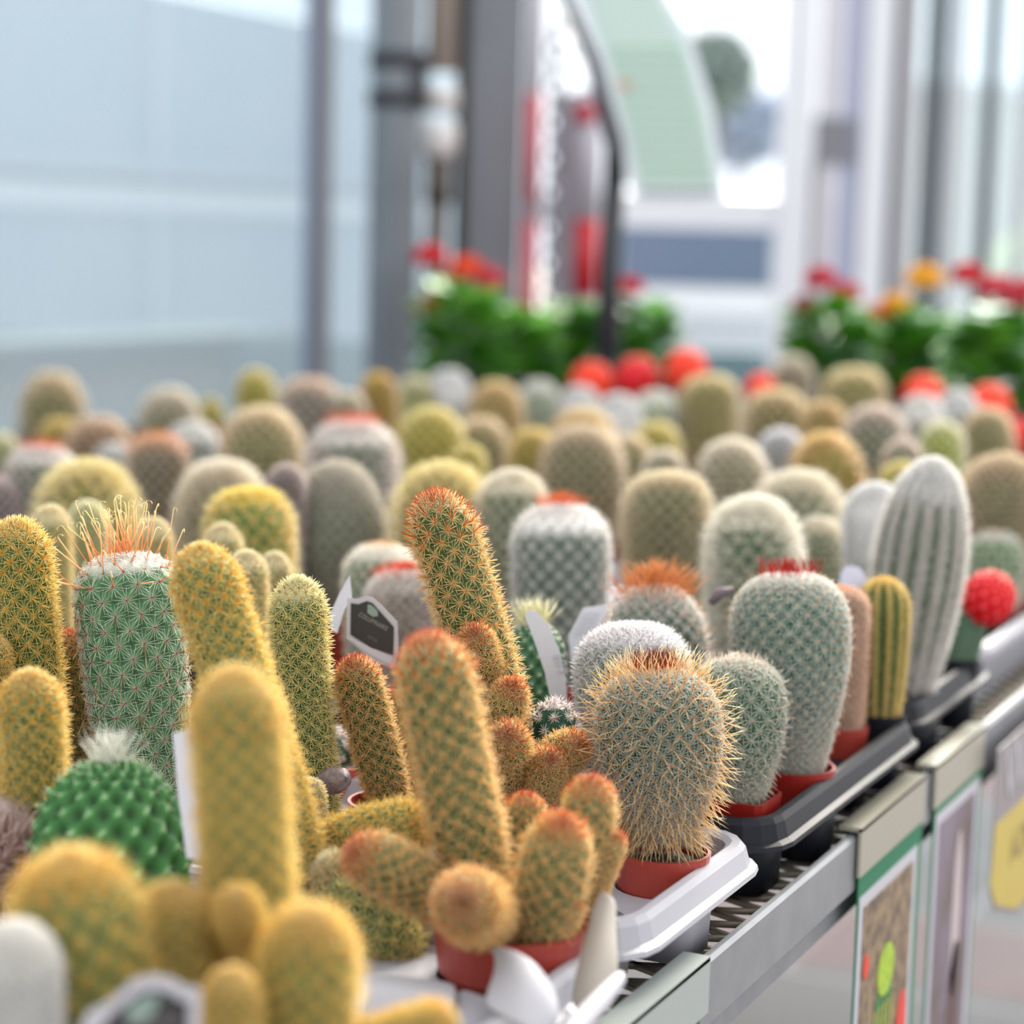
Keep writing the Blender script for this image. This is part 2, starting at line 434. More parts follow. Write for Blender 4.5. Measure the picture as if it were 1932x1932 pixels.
def stem_meshes(style, h, R, bend=None, dens=1.0, thick=1.0, seed=0):
    st = ST[style] if isinstance(style, str) else style
    rng = np.random.default_rng(seed)
    P = profile(st['prof'], h, R)
    seg = np.hypot(*np.diff(P, axis=0).T)
    s = np.concatenate([[0], np.cumsum(seg)])
    L = s[-1]
    rad_at = lambda q: np.interp(q, s, P[:, 0])
    z_at = lambda q: np.interp(q, s, P[:, 1])
    N = max(6, int(round(st['N'] * dens)))
    rows = [0.0]
    while rows[-1] < L:
        r = rad_at(rows[-1])
        rows.append(rows[-1] + st['k'] * 2 * math.pi * max(r, R * .22) / N)
    rows = np.array(rows) * (L / rows[-1])
    J = len(rows)
    # body grid
    sub = 4
    vv = np.linspace(0, J - 1, (J - 1) * sub + 1)
    ss = np.interp(vv, np.arange(J), rows)
    nu = N * 6
    uu = np.arange(nu) / nu * N
    Vg, Ug = np.meshgrid(vv, uu, indexing='ij')
    rr = rad_at(ss)[:, None]
    zz = z_at(ss)[:, None]
    if st['rib']:
        b = .5 + .5 * np.cos(2 * np.pi * Ug)
    else:
        b = .5 + .5 * np.cos(2 * np.pi * Ug) * np.cos(np.pi * Vg)
    b = np.clip(b, 0, 1) ** (1.0 * st['pw'])
    # outline normal
    e = L * 1e-3
    dr = (rad_at(ss + e) - rad_at(ss - e)) ; dz = (z_at(ss + e) - z_at(ss - e))
    nn = np.hypot(dr, dz) + 1e-9
    nr, nz = (dz / nn)[:, None], (-dr / nn)[:, None]
    nr[-1], nz[-1] = 0, 1
    fade = np.minimum(1, rr / (R * .35))
    dsp = st['amp'] * R * (b - .5) * fade
    th = Ug / N * 2 * np.pi + st['tw'] * Vg
    X = (rr + nr * dsp) * np.cos(th); Y = (rr + nr * dsp) * np.sin(th); Z = zz + nz * dsp
    V = np.stack([X, Y, Z], -1)
    V[-1] = V[-1].mean(0)

    def bent(Q):
        if bend is not None:
            t = np.clip(Q[..., 2] / h, 0, 1)
            Q = Q.copy()
            f = 4 * t * (1 - t)
            Q[..., 0] += bend[0] * f
            Q[..., 1] += bend[1] * f
        return Q
    V = bent(V)
    cb, cg, ca = (np.array(lin(st[k_])) ** x_ for k_, x_ in (('body', 1.06), ('groove', 1.3), ('areole', .9)))  # groove tint deepened: crease shade between the bumps put into the colour
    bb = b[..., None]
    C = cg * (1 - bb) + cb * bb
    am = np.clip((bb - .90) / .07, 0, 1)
    if not st['rib']:
        C = C * (1 - am) + ca * am
    sf = (ss / L)[:, None, None]
    if st['wool']:
        wm = np.clip((sf - st['wool'][0] - .04) / .06, 0, 1)
        C = C * (1 - wm * .85) + np.array(lin(st['wool'][1])) * wm * .85
    nvr = len(vv)
    I = np.arange(nvr * nu).reshape(nvr, nu)
    a_ = I[:-1, :]; b_ = np.roll(I, -1, 1)[:-1, :]; c_ = np.roll(I, -1, 1)[1:, :]; d_ = I[1:, :]
    quads = np.stack([a_, b_, c_, d_], -1).reshape(-1, 4)
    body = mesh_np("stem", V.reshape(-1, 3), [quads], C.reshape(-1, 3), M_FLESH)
    # spines
    AP, AN, AT, AB, AS = [], [], [], [], []
    for j in range(1 if h > R else 0, J):
        q = rows[j]
        if q > L * .997:
            break
        r = rad_at(q); z = z_at(q)
        drj = rad_at(q + e) - rad_at(q - e); dzj = z_at(q + e) - z_at(q - e)
        n_ = math.hypot(drj, dzj) + 1e-9
        nrj, nzj = dzj / n_, -drj / n_
        step = 1
        if r < R * .30:
            step = 2
        off = 0 if (st['rib'] or j % 2 == 0) else .5
        t = (np.arange(0, N, step) + off) / N * 2 * np.pi + st['tw'] * j
        f = min(1, r / (R * .35))
        rad = r + nrj * st['amp'] * R * .5 * f
        ct, sn = np.cos(t), np.sin(t)
        AP.append(np.stack([rad * ct, rad * sn, np.full_like(t, z + nzj * st['amp'] * R * .5 * f)], -1))
        AN.append(np.stack([nrj * ct, nrj * sn, np.full_like(t, nzj)], -1))
        AT.append(np.stack([-sn, ct, np.zeros_like(t)], -1))
        AB.append(np.stack([-nzj * ct, -nzj * sn, np.full_like(t, nrj)], -1))
        AS.append(np.full_like(t, q / L))
    AP, AN, AT, AB, AS = map(np.concatenate, (AP, AN, AT, AB, AS))
    AP = bent(AP)
    A = len(AP)
    out = []

    def batch(cnt, length, elev, width, c0, c1, jit, sel=None, crown=None, up=0.0, lift=.58):
        idx = np.arange(A) if sel is None else np.nonzero(sel)[0]
        if len(idx) == 0:
            return
        n = len(idx)
        phi = (np.arange(cnt)[None, :] + rng.uniform(-.22, .22, (n, cnt))) / cnt * 2 * np.pi + rng.uniform(0, 2, (n, 1))
        el = np.radians(elev) + rng.normal(0, jit, (n, cnt))
        d = (np.cos(el) * np.cos(phi))[..., None] * AT[idx][:, None] + (np.cos(el) * np.sin(phi))[..., None] * AB[idx][:, None] + np.sin(el)[..., None] * AN[idx][:, None]
        if up:
            d[..., 2] += (up * np.ones((n, cnt))) if not isinstance(up, str) else (AS[idx][:, None] - .62) * 1.5 * np.ones((n, cnt))
            d /= np.linalg.norm(d, axis=-1, keepdims=True)
        ln = length * R * rng.uniform(.75, 1.15, (n, cnt))
        sa = AS[idx][:, None]
        ln = ln * np.where(sa > .9, .85, 1.0)
        base = np.repeat(AP[idx][:, None], cnt, 1)
        tip = base + d * ln[..., None]
        ex = .85 if crown else lift
        c0 = np.broadcast_to(np.array(lin(c0)) ** ex, (n, cnt, 3)).copy(); c1 = np.broadcast_to(np.array(lin(c1)) ** ex, (n, cnt, 3)).copy()
        if st['wool'] and crown is None:
            wm = (np.clip((sa - st['wool'][0]) / .12, 0, 1) * rng.uniform(.5, 1, (n, cnt)))[..., None]
            wc = np.array(lin(st['wool'][1])) ** .6
            c0 = c0 * (1 - wm) + wc * wm
            c1 = c1 * (1 - wm) + wc * wm
        v = rng.uniform(.82, 1.12, (n, cnt, 1))
        out.append((base.reshape(-1, 3), tip.reshape(-1, 3), d.reshape(-1, 3), np.full(n * cnt, width * thick), np.clip(c0 * v, 0, 1).reshape(-1, 3), np.clip(c1 * v, 0, 1).reshape(-1, 3)))
    n, l, el, wd, c0, c1 = st['rad']
    far_ = wd >= .0006
    batch(max(4, int(n * .42)) if far_ else n, l, el, wd, c0, c1, .2 if far_ else .11)
    fz = st.get('fuzz')
    if fz is None and not st['hooks'] and st['amp'] < .125 and st['prof'] != 'neck':
        far = wd >= .0006
        fz = (n * 1.6 if far else n * .4, l * (1.65 if far else 1.0), 66 if far else 58, wd, st['cen'][4] if st['cen'] and far else c1, c1)
    if fz:
        batch(int(fz[0]), *fz[1:6], .3, lift=.36 if far_ else .5)
    cr_ = st['crown']
    if st['cen']:
        n, l, el, wd, c0, c1 = st['cen']
        batch(n, l, el, wd, c0, c1, .2, None if not cr_ else AS < cr_[0], up='droop' if st['prof'] == 'neck' else 0.0)
    if cr_:
        n, l, el, wd = (st['cen'] or (2, st['rad'][1], 60, st['rad'][3]))[:4]
        batch(n + (0 if st['prof'] == 'neck' else 4 if st['prof'] == 'finger' else 1), l * cr_[1], 58, wd, cr_[2], cr_[3], .28, AS >= cr_[0], crown=True, up=.45)
    B0 = np.concatenate([o[0] for o in out]); T0 = np.concatenate([o[1] for o in out]); D0 = np.concatenate([o[2] for o in out])
    W0 = np.concatenate([o[3] for o in out])[:, None]; K0 = np.concatenate([o[4] for o in out]); K1 = np.concatenate([o[5] for o in out])
    ref = np.where(np.abs(D0[:, 2:3]) < .9, np.array([[0, 0, 1.0]]), np.array([[1.0, 0, 0]]))
    Aa = np.cross(D0, ref); Aa /= np.linalg.norm(Aa, axis=1, keepdims=True)
    Bb = np.cross(D0, Aa)
    m = len(B0)
    vs = np.empty((m, 4, 3)); cs = np.empty((m, 4, 3))
    for i in range(3):
        t = 2 * math.pi * i / 3
        vs[:, i] = B0 + W0 * .95 * (math.cos(t) * Aa + math.sin(t) * Bb)
        cs[:, i] = K0
    vs[:, 3] = T0
    cs[:, 3] = K1
    q = np.arange(m)[:, None] * 4
    tris = np.concatenate([q + np.array([[0, 1, 3]]), q + np.array([[1, 2, 3]]), q + np.array([[2, 0, 3]])])
    nv_ = m * 4
    if thick == 1.0:                      # near plants: needles that keep their width, then come to a point
        vs = np.empty((m, 7, 3)); cs = np.empty((m, 7, 3))
        Mid = B0 + (T0 - B0) * .72
        for i in range(3):
            t = 2 * math.pi * i / 3
            o_ = math.cos(t) * Aa + math.sin(t) * Bb
            vs[:, i] = B0 + W0 * .62 * o_; cs[:, i] = K0
            vs[:, 3 + i] = Mid + W0 * .42 * o_; cs[:, 3 + i] = K0 * .25 + K1 * .75
        vs[:, 6] = T0; cs[:, 6] = K1
        q = np.arange(m)[:, None] * 7
        tl = []
        for i in range(3):
            j = (i + 1) % 3
            tl += [q + np.array([[i, j, 3 + j]]), q + np.array([[i, 3 + j, 3 + i]]), q + np.array([[3 + i, 3 + j, 6]])]
        tris = np.concatenate(tl)
        nv_ = m * 7
    Vall, Call, Fall = [vs.reshape(-1, 3)], [cs.reshape(-1, 3)], [tris]
    if st['hooks']:
        off = nv_
        for q in range(A):
            if not (AS[q] > .76 and rng.random() < .62 or rng.random() < .28):
                continue
            top = AS[q] > .76
            d = AN[q] * 1.0 + np.array([0, 0, .12]) + rng.normal(0, .30, 3)
            if not top:
                d = AN[q] * .45 + np.array([0, 0, -1.0]) + rng.normal(0, .15, 3)
            d /= np.linalg.norm(d)
            ln = R * (rng.uniform(.7, 1.3) if top else rng.uniform(.45, .8))
            side = np.cross(d, rng.normal(0, 1, 3)); side /= np.linalg.norm(side)
            hr = R * .07
            pts = [AP[q] + d * ln * f for f in (0, .35, .7, 1.0)]
            cpt = pts[-1] + side * hr
            if top:
                pts += [cpt - side * hr * math.cos(a) + d * hr * math.sin(a) for a in (.8, 1.6, 2.4, 3.0)]
            c0 = np.array(lin('E08C40' if top else 'A87858')); c1 = np.array(lin('FAE8BC' if top else 'D8C498'))
            w0 = .00035
            ring = []
            for i, p in enumerate(pts):
                a = np.cross(d, side)
                ww = w0 * (1 - .55 * i / len(pts))
                k = np.array([p + ww * side, p - .5 * ww * side + .87 * ww * a, p - .5 * ww * side - .87 * ww * a])
                ring.append(k)
                f_ = min(1, i / 3)
                Call.append(np.tile(c0 * (1 - f_) + c1 * f_, (3, 1)))
            Vall.append(np.concatenate(ring))
            fs = []
            for i in range(len(pts) - 1):
                o1 = off + i * 3
                for k in range(3):
                    k2 = (k + 1) % 3
                    fs.append((o1 + k, o1 + k2, o1 + 3 + k2)); fs.append((o1 + k, o1 + 3 + k2, o1 + 3 + k))
            Fall.append(np.array(fs))
            off += len(pts) * 3
    spines = mesh_np("spines", np.concatenate(Vall), Fall, np.concatenate(Call), M_SPINE, smooth=False)
    return body, spines


# ------------------------------------------------------------------ pots
M_POT = mat("red_plastic", "98342A", .38, noise=(60, 'A23C30', .2))
M_POTR = mat("bright_red_plastic", "8E2018", .35)
M_BLACK = mat("black_tray_plastic", "14161D", .5, spec=.18, noise=(30, '1B1D25', .3))
M_WHITE = mat("white_tray_plastic", "ACABB2", .4, noise=(8, 'A2A1A9', .3))
M_SOIL = mat("potting_soil", "30241C", .95, noise=(420, '8A7A66', .16))
POTZ = 0.054
POT_CACHE = {}


def pot_mesh(m, sq):
    key = (m.name, sq)
    if key not in POT_CACHE:
        b = MB()
        b.lathe([(.60, 0), (.72, 0), (.84, .60), (.93, .62), (1.0, 1.0), (.93, 1.0), (.88, .66), (.80, .62)], 32, sq=sq)
        b.bm.faces.new(b.last[0][::-1])
        bmesh.ops.recalc_face_normals(b.bm, faces=b.bm.faces)
        me = bpy.data.meshes.new("pot"); b.bm.to_mesh(me); b.bm.free()
        me.materials.append(m)
        POT_CACHE[key] = me
    return POT_CACHE[key]


SOIL_CACHE = {}


def soil_mesh(mound):
    if mound not in SOIL_CACHE:
        rng = np.random.default_rng(3)
        nr, nt_ = (22, 64) if mound else (7, 20)
        V = [(0, 0, 0)]
        for i in range(1, nr + 1):
            for k in range(nt_):
                r = .93 * i / nr; t = 2 * math.pi * k / nt_
                z = (.16 * (1 - (i / nr) ** 3) if mound else .02) + (rng.uniform(-.05, .05) if i < nr else 0)
                V.append((r * math.cos(t), r * math.sin(t), z))
        V = np.array(V)
        q = []
        for i in range(nr - 1):
            for k in range(nt_):
                a = 1 + i * nt_ + k; b = 1 + i * nt_ + (k + 1) % nt_
                q.append((a, a + nt_, b + nt_, b))
        t3 = [(0, 1 + k, 1 + (k + 1) % nt_) for k in range(nt_)]
        me = mesh_np("soil", V, [np.array(t3), np.array(q)], None, M_SOIL, smooth=not mound)
        SOIL_CACHE[mound] = me
    return SOIL_CACHE[mound]


def add_pot(root, R, h, m=None, sq=0.0, mound=False):
    p = link("pot", pot_mesh(m or M_POT, sq), root)
    p.scale = (R, R, h)
    so = link("soil", soil_mesh(mound), root)
    so.location = (0, 0, h * .86)
    so.scale = (R * .97, R * .97, R * .7 if mound else R * .6)
    so["kind"] = "stuff"
    return p


def orient(o, A, T):
    d = (Vector(T) - Vector(A)).normalized()
    o.rotation_mode = 'QUATERNION'
    o.rotation_quaternion = Vector((0, 0, 1)).rotation_difference(d)
    o.location = A
# ------------------------------------------------------------------ the setting: floor, glass walls, outside
def struct(o):
    o["kind"] = "structure"
    return o


def floor_material():
    m = bpy.data.materials.new("paved_floor")
    m.use_nodes = True
    t = m.node_tree
    p = t.nodes["Principled BSDF"]
    p.inputs["Roughness"].default_value = .75
    g = t.nodes.new("ShaderNodeNewGeometry")
    br = t.nodes.new("ShaderNodeTexBrick")
    br.inputs["Scale"].default_value = 1.0
    br.inputs["Brick Width"].default_value = .40
    br.inputs["Row Height"].default_value = .40
    br.inputs["Mortar Size"].default_value = .006
    br.inputs["Color1"].default_value = (*lin('565355'), 1)
    br.inputs["Color2"].default_value = (*lin('514F52'), 1)
    br.inputs["Mortar"].default_value = (*lin('77757A'), 1)
    t.links.new(g.outputs["Position"], br.inputs["Vector"])
    # reddish paver bands laid across the aisle
    sx = t.nodes.new("ShaderNodeSeparateXYZ")
    t.links.new(g.outputs["Position"], sx.inputs[0])
    wv = t.nodes.new("ShaderNodeMath"); wv.operation = 'MODULO'; wv.inputs[1].default_value = 1.2
    t.links.new(sx.outputs["Y"], wv.inputs[0])
    gt = t.nodes.new("ShaderNodeMath"); gt.operation = 'GREATER_THAN'; gt.inputs[1].default_value = .86
    t.links.new(wv.outputs[0], gt.inputs[0])
    n = t.nodes.new("ShaderNodeTexNoise"); n.inputs["Scale"].default_value = 3
    t.links.new(g.outputs["Position"], n.inputs["Vector"])
    mu = t.nodes.new("ShaderNodeMath"); mu.operation = 'MULTIPLY'
    t.links.new(gt.outputs[0], mu.inputs[0]); t.links.new(n.outputs["Fac"], mu.inputs[1])
    mx = t.nodes.new("ShaderNodeMixRGB")
    mx.inputs[2].default_value = (*lin('6C4044'), 1)
    t.links.new(mu.outputs[0], mx.inputs[0])
    t.links.new(br.outputs[0], mx.inputs[1])
    t.links.new(mx.outputs[0], p.inputs["Base Color"])
    return m


b = MB(); b.box(-2.75, 4.5, -1.5, 9.0, -.05, 0)
struct(b.build("floor", floor_material()))
b = MB(); b.box(-60, 60, -30, 90, -.12, -.06)
struct(b.build("ground", mat("outdoor_gravel", 'A8AAA8', .9, noise=(2, 'B8BAB8', .3))))

M_GLASS = bpy.data.materials.new("hazy_greenhouse_glass")
M_GLASS.use_nodes = True
_t = M_GLASS.node_tree
_t.nodes.remove(_t.nodes["Principled BSDF"])
_tr = _t.nodes.new("ShaderNodeBsdfTransparent"); _tr.inputs[0].default_value = (*lin('E2EAEE'), 1)
_tl = _t.nodes.new("ShaderNodeBsdfTranslucent"); _tl.inputs[0].default_value = (*lin('D6DEE4'), 1)
_df = _t.nodes.new("ShaderNodeBsdfDiffuse"); _df.inputs[0].default_value = (*lin('D6DCE2'), 1)
_m1 = _t.nodes.new("ShaderNodeMixShader"); _m1.inputs[0].default_value = .5
_m2 = _t.nodes.new("ShaderNodeMixShader"); _m2.inputs[0].default_value = .26
_t.links.new(_tl.outputs[0], _m1.inputs[1]); _t.links.new(_df.outputs[0], _m1.inputs[2])
_t.links.new(_tr.outputs[0], _m2.inputs[1]); _t.links.new(_m1.outputs[0], _m2.inputs[2])
_t.links.new(_m2.outputs[0], _t.nodes["Material Output"].inputs["Surface"])

M_STEEL = mat("grey_steel", 'A0A6AE', .5, .1, noise=(5, '7E838B', .3))
M_PALE = mat("white_frame_paint", 'E6E6EC', .5)
XW, YW = -2.75, 8.2       # left glass wall and far end wall


def glass_pane(x0, x1, y0, y1, z0, z1):
    b = MB(); b.box(x0, x1, y0, y1, z0, z1)
    return b


win = empty("window_1", (XW, 3, 0), None, None); win["kind"] = "structure"
MB().box(-.003, .003, -4.5, 2.75, .10, 3.6).build("window_pane", M_GLASS, win)
f = MB(); f.box(-.04, .04, -4.5, 2.75, 0, .10); f.box(-.04, .04, -4.5, 2.75, 3.55, 3.65)
for yy in (-3.0, -1.1):
    f.box(-.03, .03, yy - .03, yy + .03, .1, 3.6)
f.build("window_frame", M_STEEL, win)

# mullion in front of the left glass, grey pipe column, I-beam
def post(name, x, y_ref, d, wpx, depth, m, label=None, cat=None, z1=4.2, bevel=0):
    c = at(x, y_ref, d)
    w_ = wpx * d / F
    b = MB()
    R_ = Matrix.Rotation(YAW, 3, 'Z')
    b.box(c[0] - w_ / 2, c[0] + w_ / 2, c[1] - depth / 2, c[1] + depth / 2, 0, z1, R_, (c[0], c[1], 0))
    o = b.build(name, m, bevel=bevel)
    if label:
        tag(o, label, cat)
    else:
        struct(o)
    return o, c


mull = at(598, 400, 4.75)
e = empty("trim_1", (mull[0], mull[1], 0), None, None); e["kind"] = "structure"
RZ = Matrix.Rotation(YAW, 3, 'Z')
MB().box(-.027, .0, -.03, .03, 0, 4, RZ).build("mullion_face", mat("mullion_blue", '76829A', .5), e)
MB().box(.0, .031, -.04, .02, 0, 4, RZ).build("mullion_cap", mat("mullion_grey", '77757B', .5), e)

pc = at(742, 400, 5.05)
pipe = empty("drain_pipe", (pc[0], pc[1], 0), "thick grey steel pipe with a dark clamp band, standing behind the bench", "pipe")
b = MB(); b.tube([(0, 0, 0), (0, 0, 4.6)], .060, 24); b.build("pipe_shaft", M_STEEL, pipe, smooth=True)
M_DARK = mat("dark_rubber", '25252D', .6)
for z_, in ((1.565,), (1.475,)):
    b = MB(); b.tube([(0, 0, z_ - .018), (0, 0, z_ + .018)], .066, 24); b.build("clamp_band", M_DARK, pipe, smooth=True)
b = MB(); b.box(.035, .072, -.05, .035, 1.45, 1.58, RZ); b.build("clamp_bracket", M_DARK, pipe)

pc2 = at(826, 400, 5.12)
p2 = empty("heating_pipe", (pc2[0], pc2[1], 0), "slim beige pipe with white fittings between the grey pipe and the steel column", "pipe")
zt = lambda py, d: CZ - (py - 446) * d / F * 1.0
b = MB(); b.tube([(0, 0, zt(140, 5.12)), (0, 0, 4)], .037, 16); b.build("upper_tube", mat("beige_pipe", 'B8AAA0', .5), p2, smooth=True)
b = MB(); b.tube([(0, 0, zt(215, 5.12)), (0, 0, zt(170, 5.12))], .042, 16); b.tube([(0, 0, zt(300, 5.12)), (0, 0, zt(235, 5.12))], .044, 16)
b.build("white_coupling", mat("white_fitting", 'E4DEDC', .4), p2, smooth=True)
b = MB(); b.tube([(0, 0, zt(385, 5.12)), (0, 0, zt(300, 5.12))], .032, 16); b.tube([(0, 0, .0), (0, 0, zt(385, 5.12))], .025, 16)
b.build("lower_tube", mat("dark_brass", '5E5248', .6), p2, smooth=True)

ic = at(922, 400, 5.3)
st_ = empty("trim_2", (ic[0], ic[1], 0), None, None); st_["kind"] = "structure"
b = MB(); b.box(-.055, .080, -.06, -.05, 0, 4.6, RZ); b.box(-.01, .0, -.05, .06, 0, 4.2, RZ); b.box(-.075, .080, .06, .07, 0, 4.6, RZ)
b.build("steel_column", mat("column_grey", '80838B', .5, noise=(4, '74777F', .3)), st_)
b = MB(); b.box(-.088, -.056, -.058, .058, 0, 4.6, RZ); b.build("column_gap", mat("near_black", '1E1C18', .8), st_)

# white door frame and end-wall glazing
dc = at(1505, 450, 7.2); dc2 = at(1640, 450, 7.2)
e = empty("door_1", (dc[0], dc[1], 0), None, None); e["kind"] = "structure"
b = MB()
b.box(-.075, .03, -.05, .05, 0, 4, RZ)
b.box(.195, .285, -.06, .06, 0, 4, RZ)
b.build("door_frame", M_PALE, e)
b = MB(); b.box(.05, .115, -.03, .03, 0, 4, RZ); b.build("door_stile", mat("stile_grey", 'CFCBD2', .5), e)
b = MB(); b.box(.125, .19, -.02, .02, 0, 4, RZ); b.build("door_leaf", mat("stile_lavender", 'B4B8D0', .5), e)
b = MB(); b.box(.035, .165, -.045, -.03, 1.44, 1.59, RZ); b.build("door_lock", mat("lock_grey", '7C7C84', .5), e)
b = MB(); b.box(-.9, .03, -.03, .03, 1.16 + .05, 1.16 + .15, RZ)
b.build("door_rail", M_PALE, e)

MB().box(.03, .05, -.03, .02, 0, 1.44, RZ).build("door_gap_shadow", mat("gap_shadow_grey", '6E6A6A', .6), e)  # solid dark strip standing in for the shadow in the door gap
e = empty("window_2", (dc2[0], dc2[1], 0), None, None); e["kind"] = "structure"
MB().box(.1, 2.2, .0, .006, .1, 4, RZ).build("window_pane", M_GLASS, e)
bars = MB()
for px, wd_ in ((1700, .045), (1790, .03), (1925, .03)):
    q = at(px, 450, 7.2) - dc2
    xx = q[0] * math.cos(YAW) + q[1] * math.sin(YAW)
    bars.box(xx - wd_ / 2, xx + wd_ / 2, -.03, .03, 0, 4, RZ)
bars.build("window_frame", mat("pale_bar", 'C4C2C6', .5), e)
bars = MB()
for px, wd_ in ((1748, .056), (1852, .034), (1672, .03)):
    q = at(px, 450, 7.2) - dc2
    xx = q[0] * math.cos(YAW) + q[1] * math.sin(YAW)
    bars.box(xx - wd_ / 2, xx + wd_ / 2, -.05, .02, 0, 4, RZ)
bars.build("window_mullion", mat("dark_bar", '343842', .5), e)

# outside: neighbouring greenhouse, low wall, van, trees
M_NB = mat("neighbour_glass", 'A6B4C2', .45, noise=(.8, 'B4BCC8', .2))
nb = empty("neighbouring_greenhouse", (-8.5, 9, 0), "long pale blue glasshouse beyond the left glass wall", "greenhouse")
MB().box(-.2, .0, -9, 7.2, 0, 2.75).build("glass_wall", M_NB, nb)
b = MB(); b.box(-.05, .10, -9, 7.3, 1.50, 1.62); b.build("gutter", mat("gutter_grey", 'B4BCC8', .5), nb)
b = MB(); b.box(-.02, .04, 1.0, 7.3, 1.28, 1.44); b.build("white_board", mat("board_white", 'E2E4EC', .5), nb)
for k in range(9):
    b = MB(); b.box(-.02, .03, -8.8 + k * 2, -8.76 + k * 2, 0, 2.75)
    b.build("glazing_bar", mat("bar_pale", 'DCE4EA', .5), nb)
b = MB(); b.prism([(-.3, -9, 2.75), (-.3, 7.3, 2.75), (-3, 7.3, 3.3), (-3, -9, 3.3)], (0, 0, .06)); b.build("roof", mat("roof_pale", 'DFE8EE', .5), nb)

lw = empty("low_wall", (-4.2, 5, 0), "low grey-green wall outside the left glass", "wall")
MB().box(-.15, .15, -2.8, 1.60, 0, .72).build("wall_body", mat("wall_render", '888A8E', .8, noise=(1.2, '9C9A84', .25)), lw)
MB().box(-.2, .2, -2.8, 1.64, .72, .81).build("wall_coping", mat("wall_coping", '485A5A', .8), lw)

vc = at(1325, 470, 13.0)
van = empty("parked_van", (vc[0], vc[1], 0), "white van parked outside, its dark window seen between post and door frame", "van")
RV = Matrix.Rotation(YAW, 3, 'Z')
b = MB()
b.box(-.62, 1.0, 0, 1.9, .35, 1.35, RV); b.box(-.62, 1.0, .1, 1.8, 1.35, 1.47, RV)
b.build("van_body", mat("van_white", 'E6E8EE', .35), van, bevel=.05)
b = MB(); b.box(-.50, .42, -.02, .02, .90, 1.26, RV); b.build("van_window", mat("van_window", '5E6E88', .2), van)
b = MB(); b.box(.42, .58, -.02, .02, .90, 1.26, RV); b.build("van_side_window", mat("van_window_pale", '9AA8B8', .2), van)
b = MB(); b.box(-.62, .95, -.06, .02, .42, .74, RV); b.build("van_bumper", mat("van_bumper", 'B8BEC8', .5), van)
for xx in (-.1, .75):
    b = MB(); b.tube([(xx * math.cos(YAW), xx * math.sin(YAW) - .02, .33), (xx * math.cos(YAW) - .12, xx * math.sin(YAW) + .22, .33)], .33, 20); b.build("wheel", M_DARK, van)
b = MB(); b.box(-1.6, 2.2, 0, .06, 0, .80, RV)
hd = b.build("garden_fence", mat("teal_fence", '6E8A92', .7), None)
hd.location = (vc[0] + .3, vc[1] - 6.2, 0)
tag(hd, "low blue-green board fence outside, below the parked van", "fence")


c = at(1860, 450, 20.0)
sd_ = empty("storage_shed", (c[0], c[1], 0), "pale grey shed outside behind the right-hand panes", "shed")
MB().box(-.9, 2.3, 0, 2, 0, 2.6, RV).build("shed_wall", mat("shed_grey", '767C7A', .7, noise=(.9, '84867A', .25)), sd_)
MB().box(-1.0, 2.4, -.1, 2.1, 2.6, 2.72, RV).build("shed_roof", mat("shed_roof", 'A4AAB0', .6), sd_)


def leaf_cloud(name, n, rx, rz, size, cols, rng):
    P = rng.normal(0, 1, (n, 3)); P /= np.linalg.norm(P, axis=1, keepdims=True)
    P *= rng.uniform(.3, 1, (n, 1)) ** .5 * np.array([rx, rx, rz])
    d1 = rng.normal(0, 1, (n, 3)); d1 /= np.linalg.norm(d1, axis=1, keepdims=True)
    d2 = np.cross(d1, rng.normal(0, 1, (n, 3))); d2 /= np.linalg.norm(d2, axis=1, keepdims=True)
    V = np.stack([P - d1 * size, P + d2 * size * .5, P + d1 * size, P - d2 * size * .5], 1).reshape(-1, 3)
    q = np.arange(n)[:, None] * 4 + np.arange(4)[None]
    cc = np.array([lin(c) for c in cols])[rng.integers(0, len(cols), n)]
    return mesh_np(name, V, [q], np.repeat(cc, 4, 0), M_LEAF, smooth=False)


for px, py, d, rx, rz, lab in ((1345, 140, 30, .62, .6, "grey-green tree crown against the bright sky above the white van"),
                               (1390, 235, 34, .95, .7, "hazy bluish tree behind the grey-green one")):
    c = at(px, py, d)
    t = empty("tree", (c[0], c[1], 0), lab, "tree")
    tk = MB(); tk.tube([(0, 0, 0), (0.1, 0, c[2])], [.12, .06], 8); tk.build("trunk", mat("bark", '6E665C', .9), t)
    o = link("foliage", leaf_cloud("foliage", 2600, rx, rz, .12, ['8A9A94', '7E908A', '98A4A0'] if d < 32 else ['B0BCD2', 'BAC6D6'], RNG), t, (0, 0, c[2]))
    o["kind"] = "stuff"
c = at(1930, 470, 9.5)
sh = empty("shrub", (c[0], c[1], 0), "light yellow-green shrub outside at the right edge", "shrub")
MB().tube([(0, 0, 0), (0, 0, c[2] - .2)], .03, 8).build("stem", mat("bark2", '6A6048', .9), sh)
o = link("foliage", leaf_cloud("foliage", 1500, .35, .38, .07, ['B4CC70', 'A4C060', 'C8DC8C'], RNG), sh, (.18, .08, c[2] - .22)); o["kind"] = "stuff"

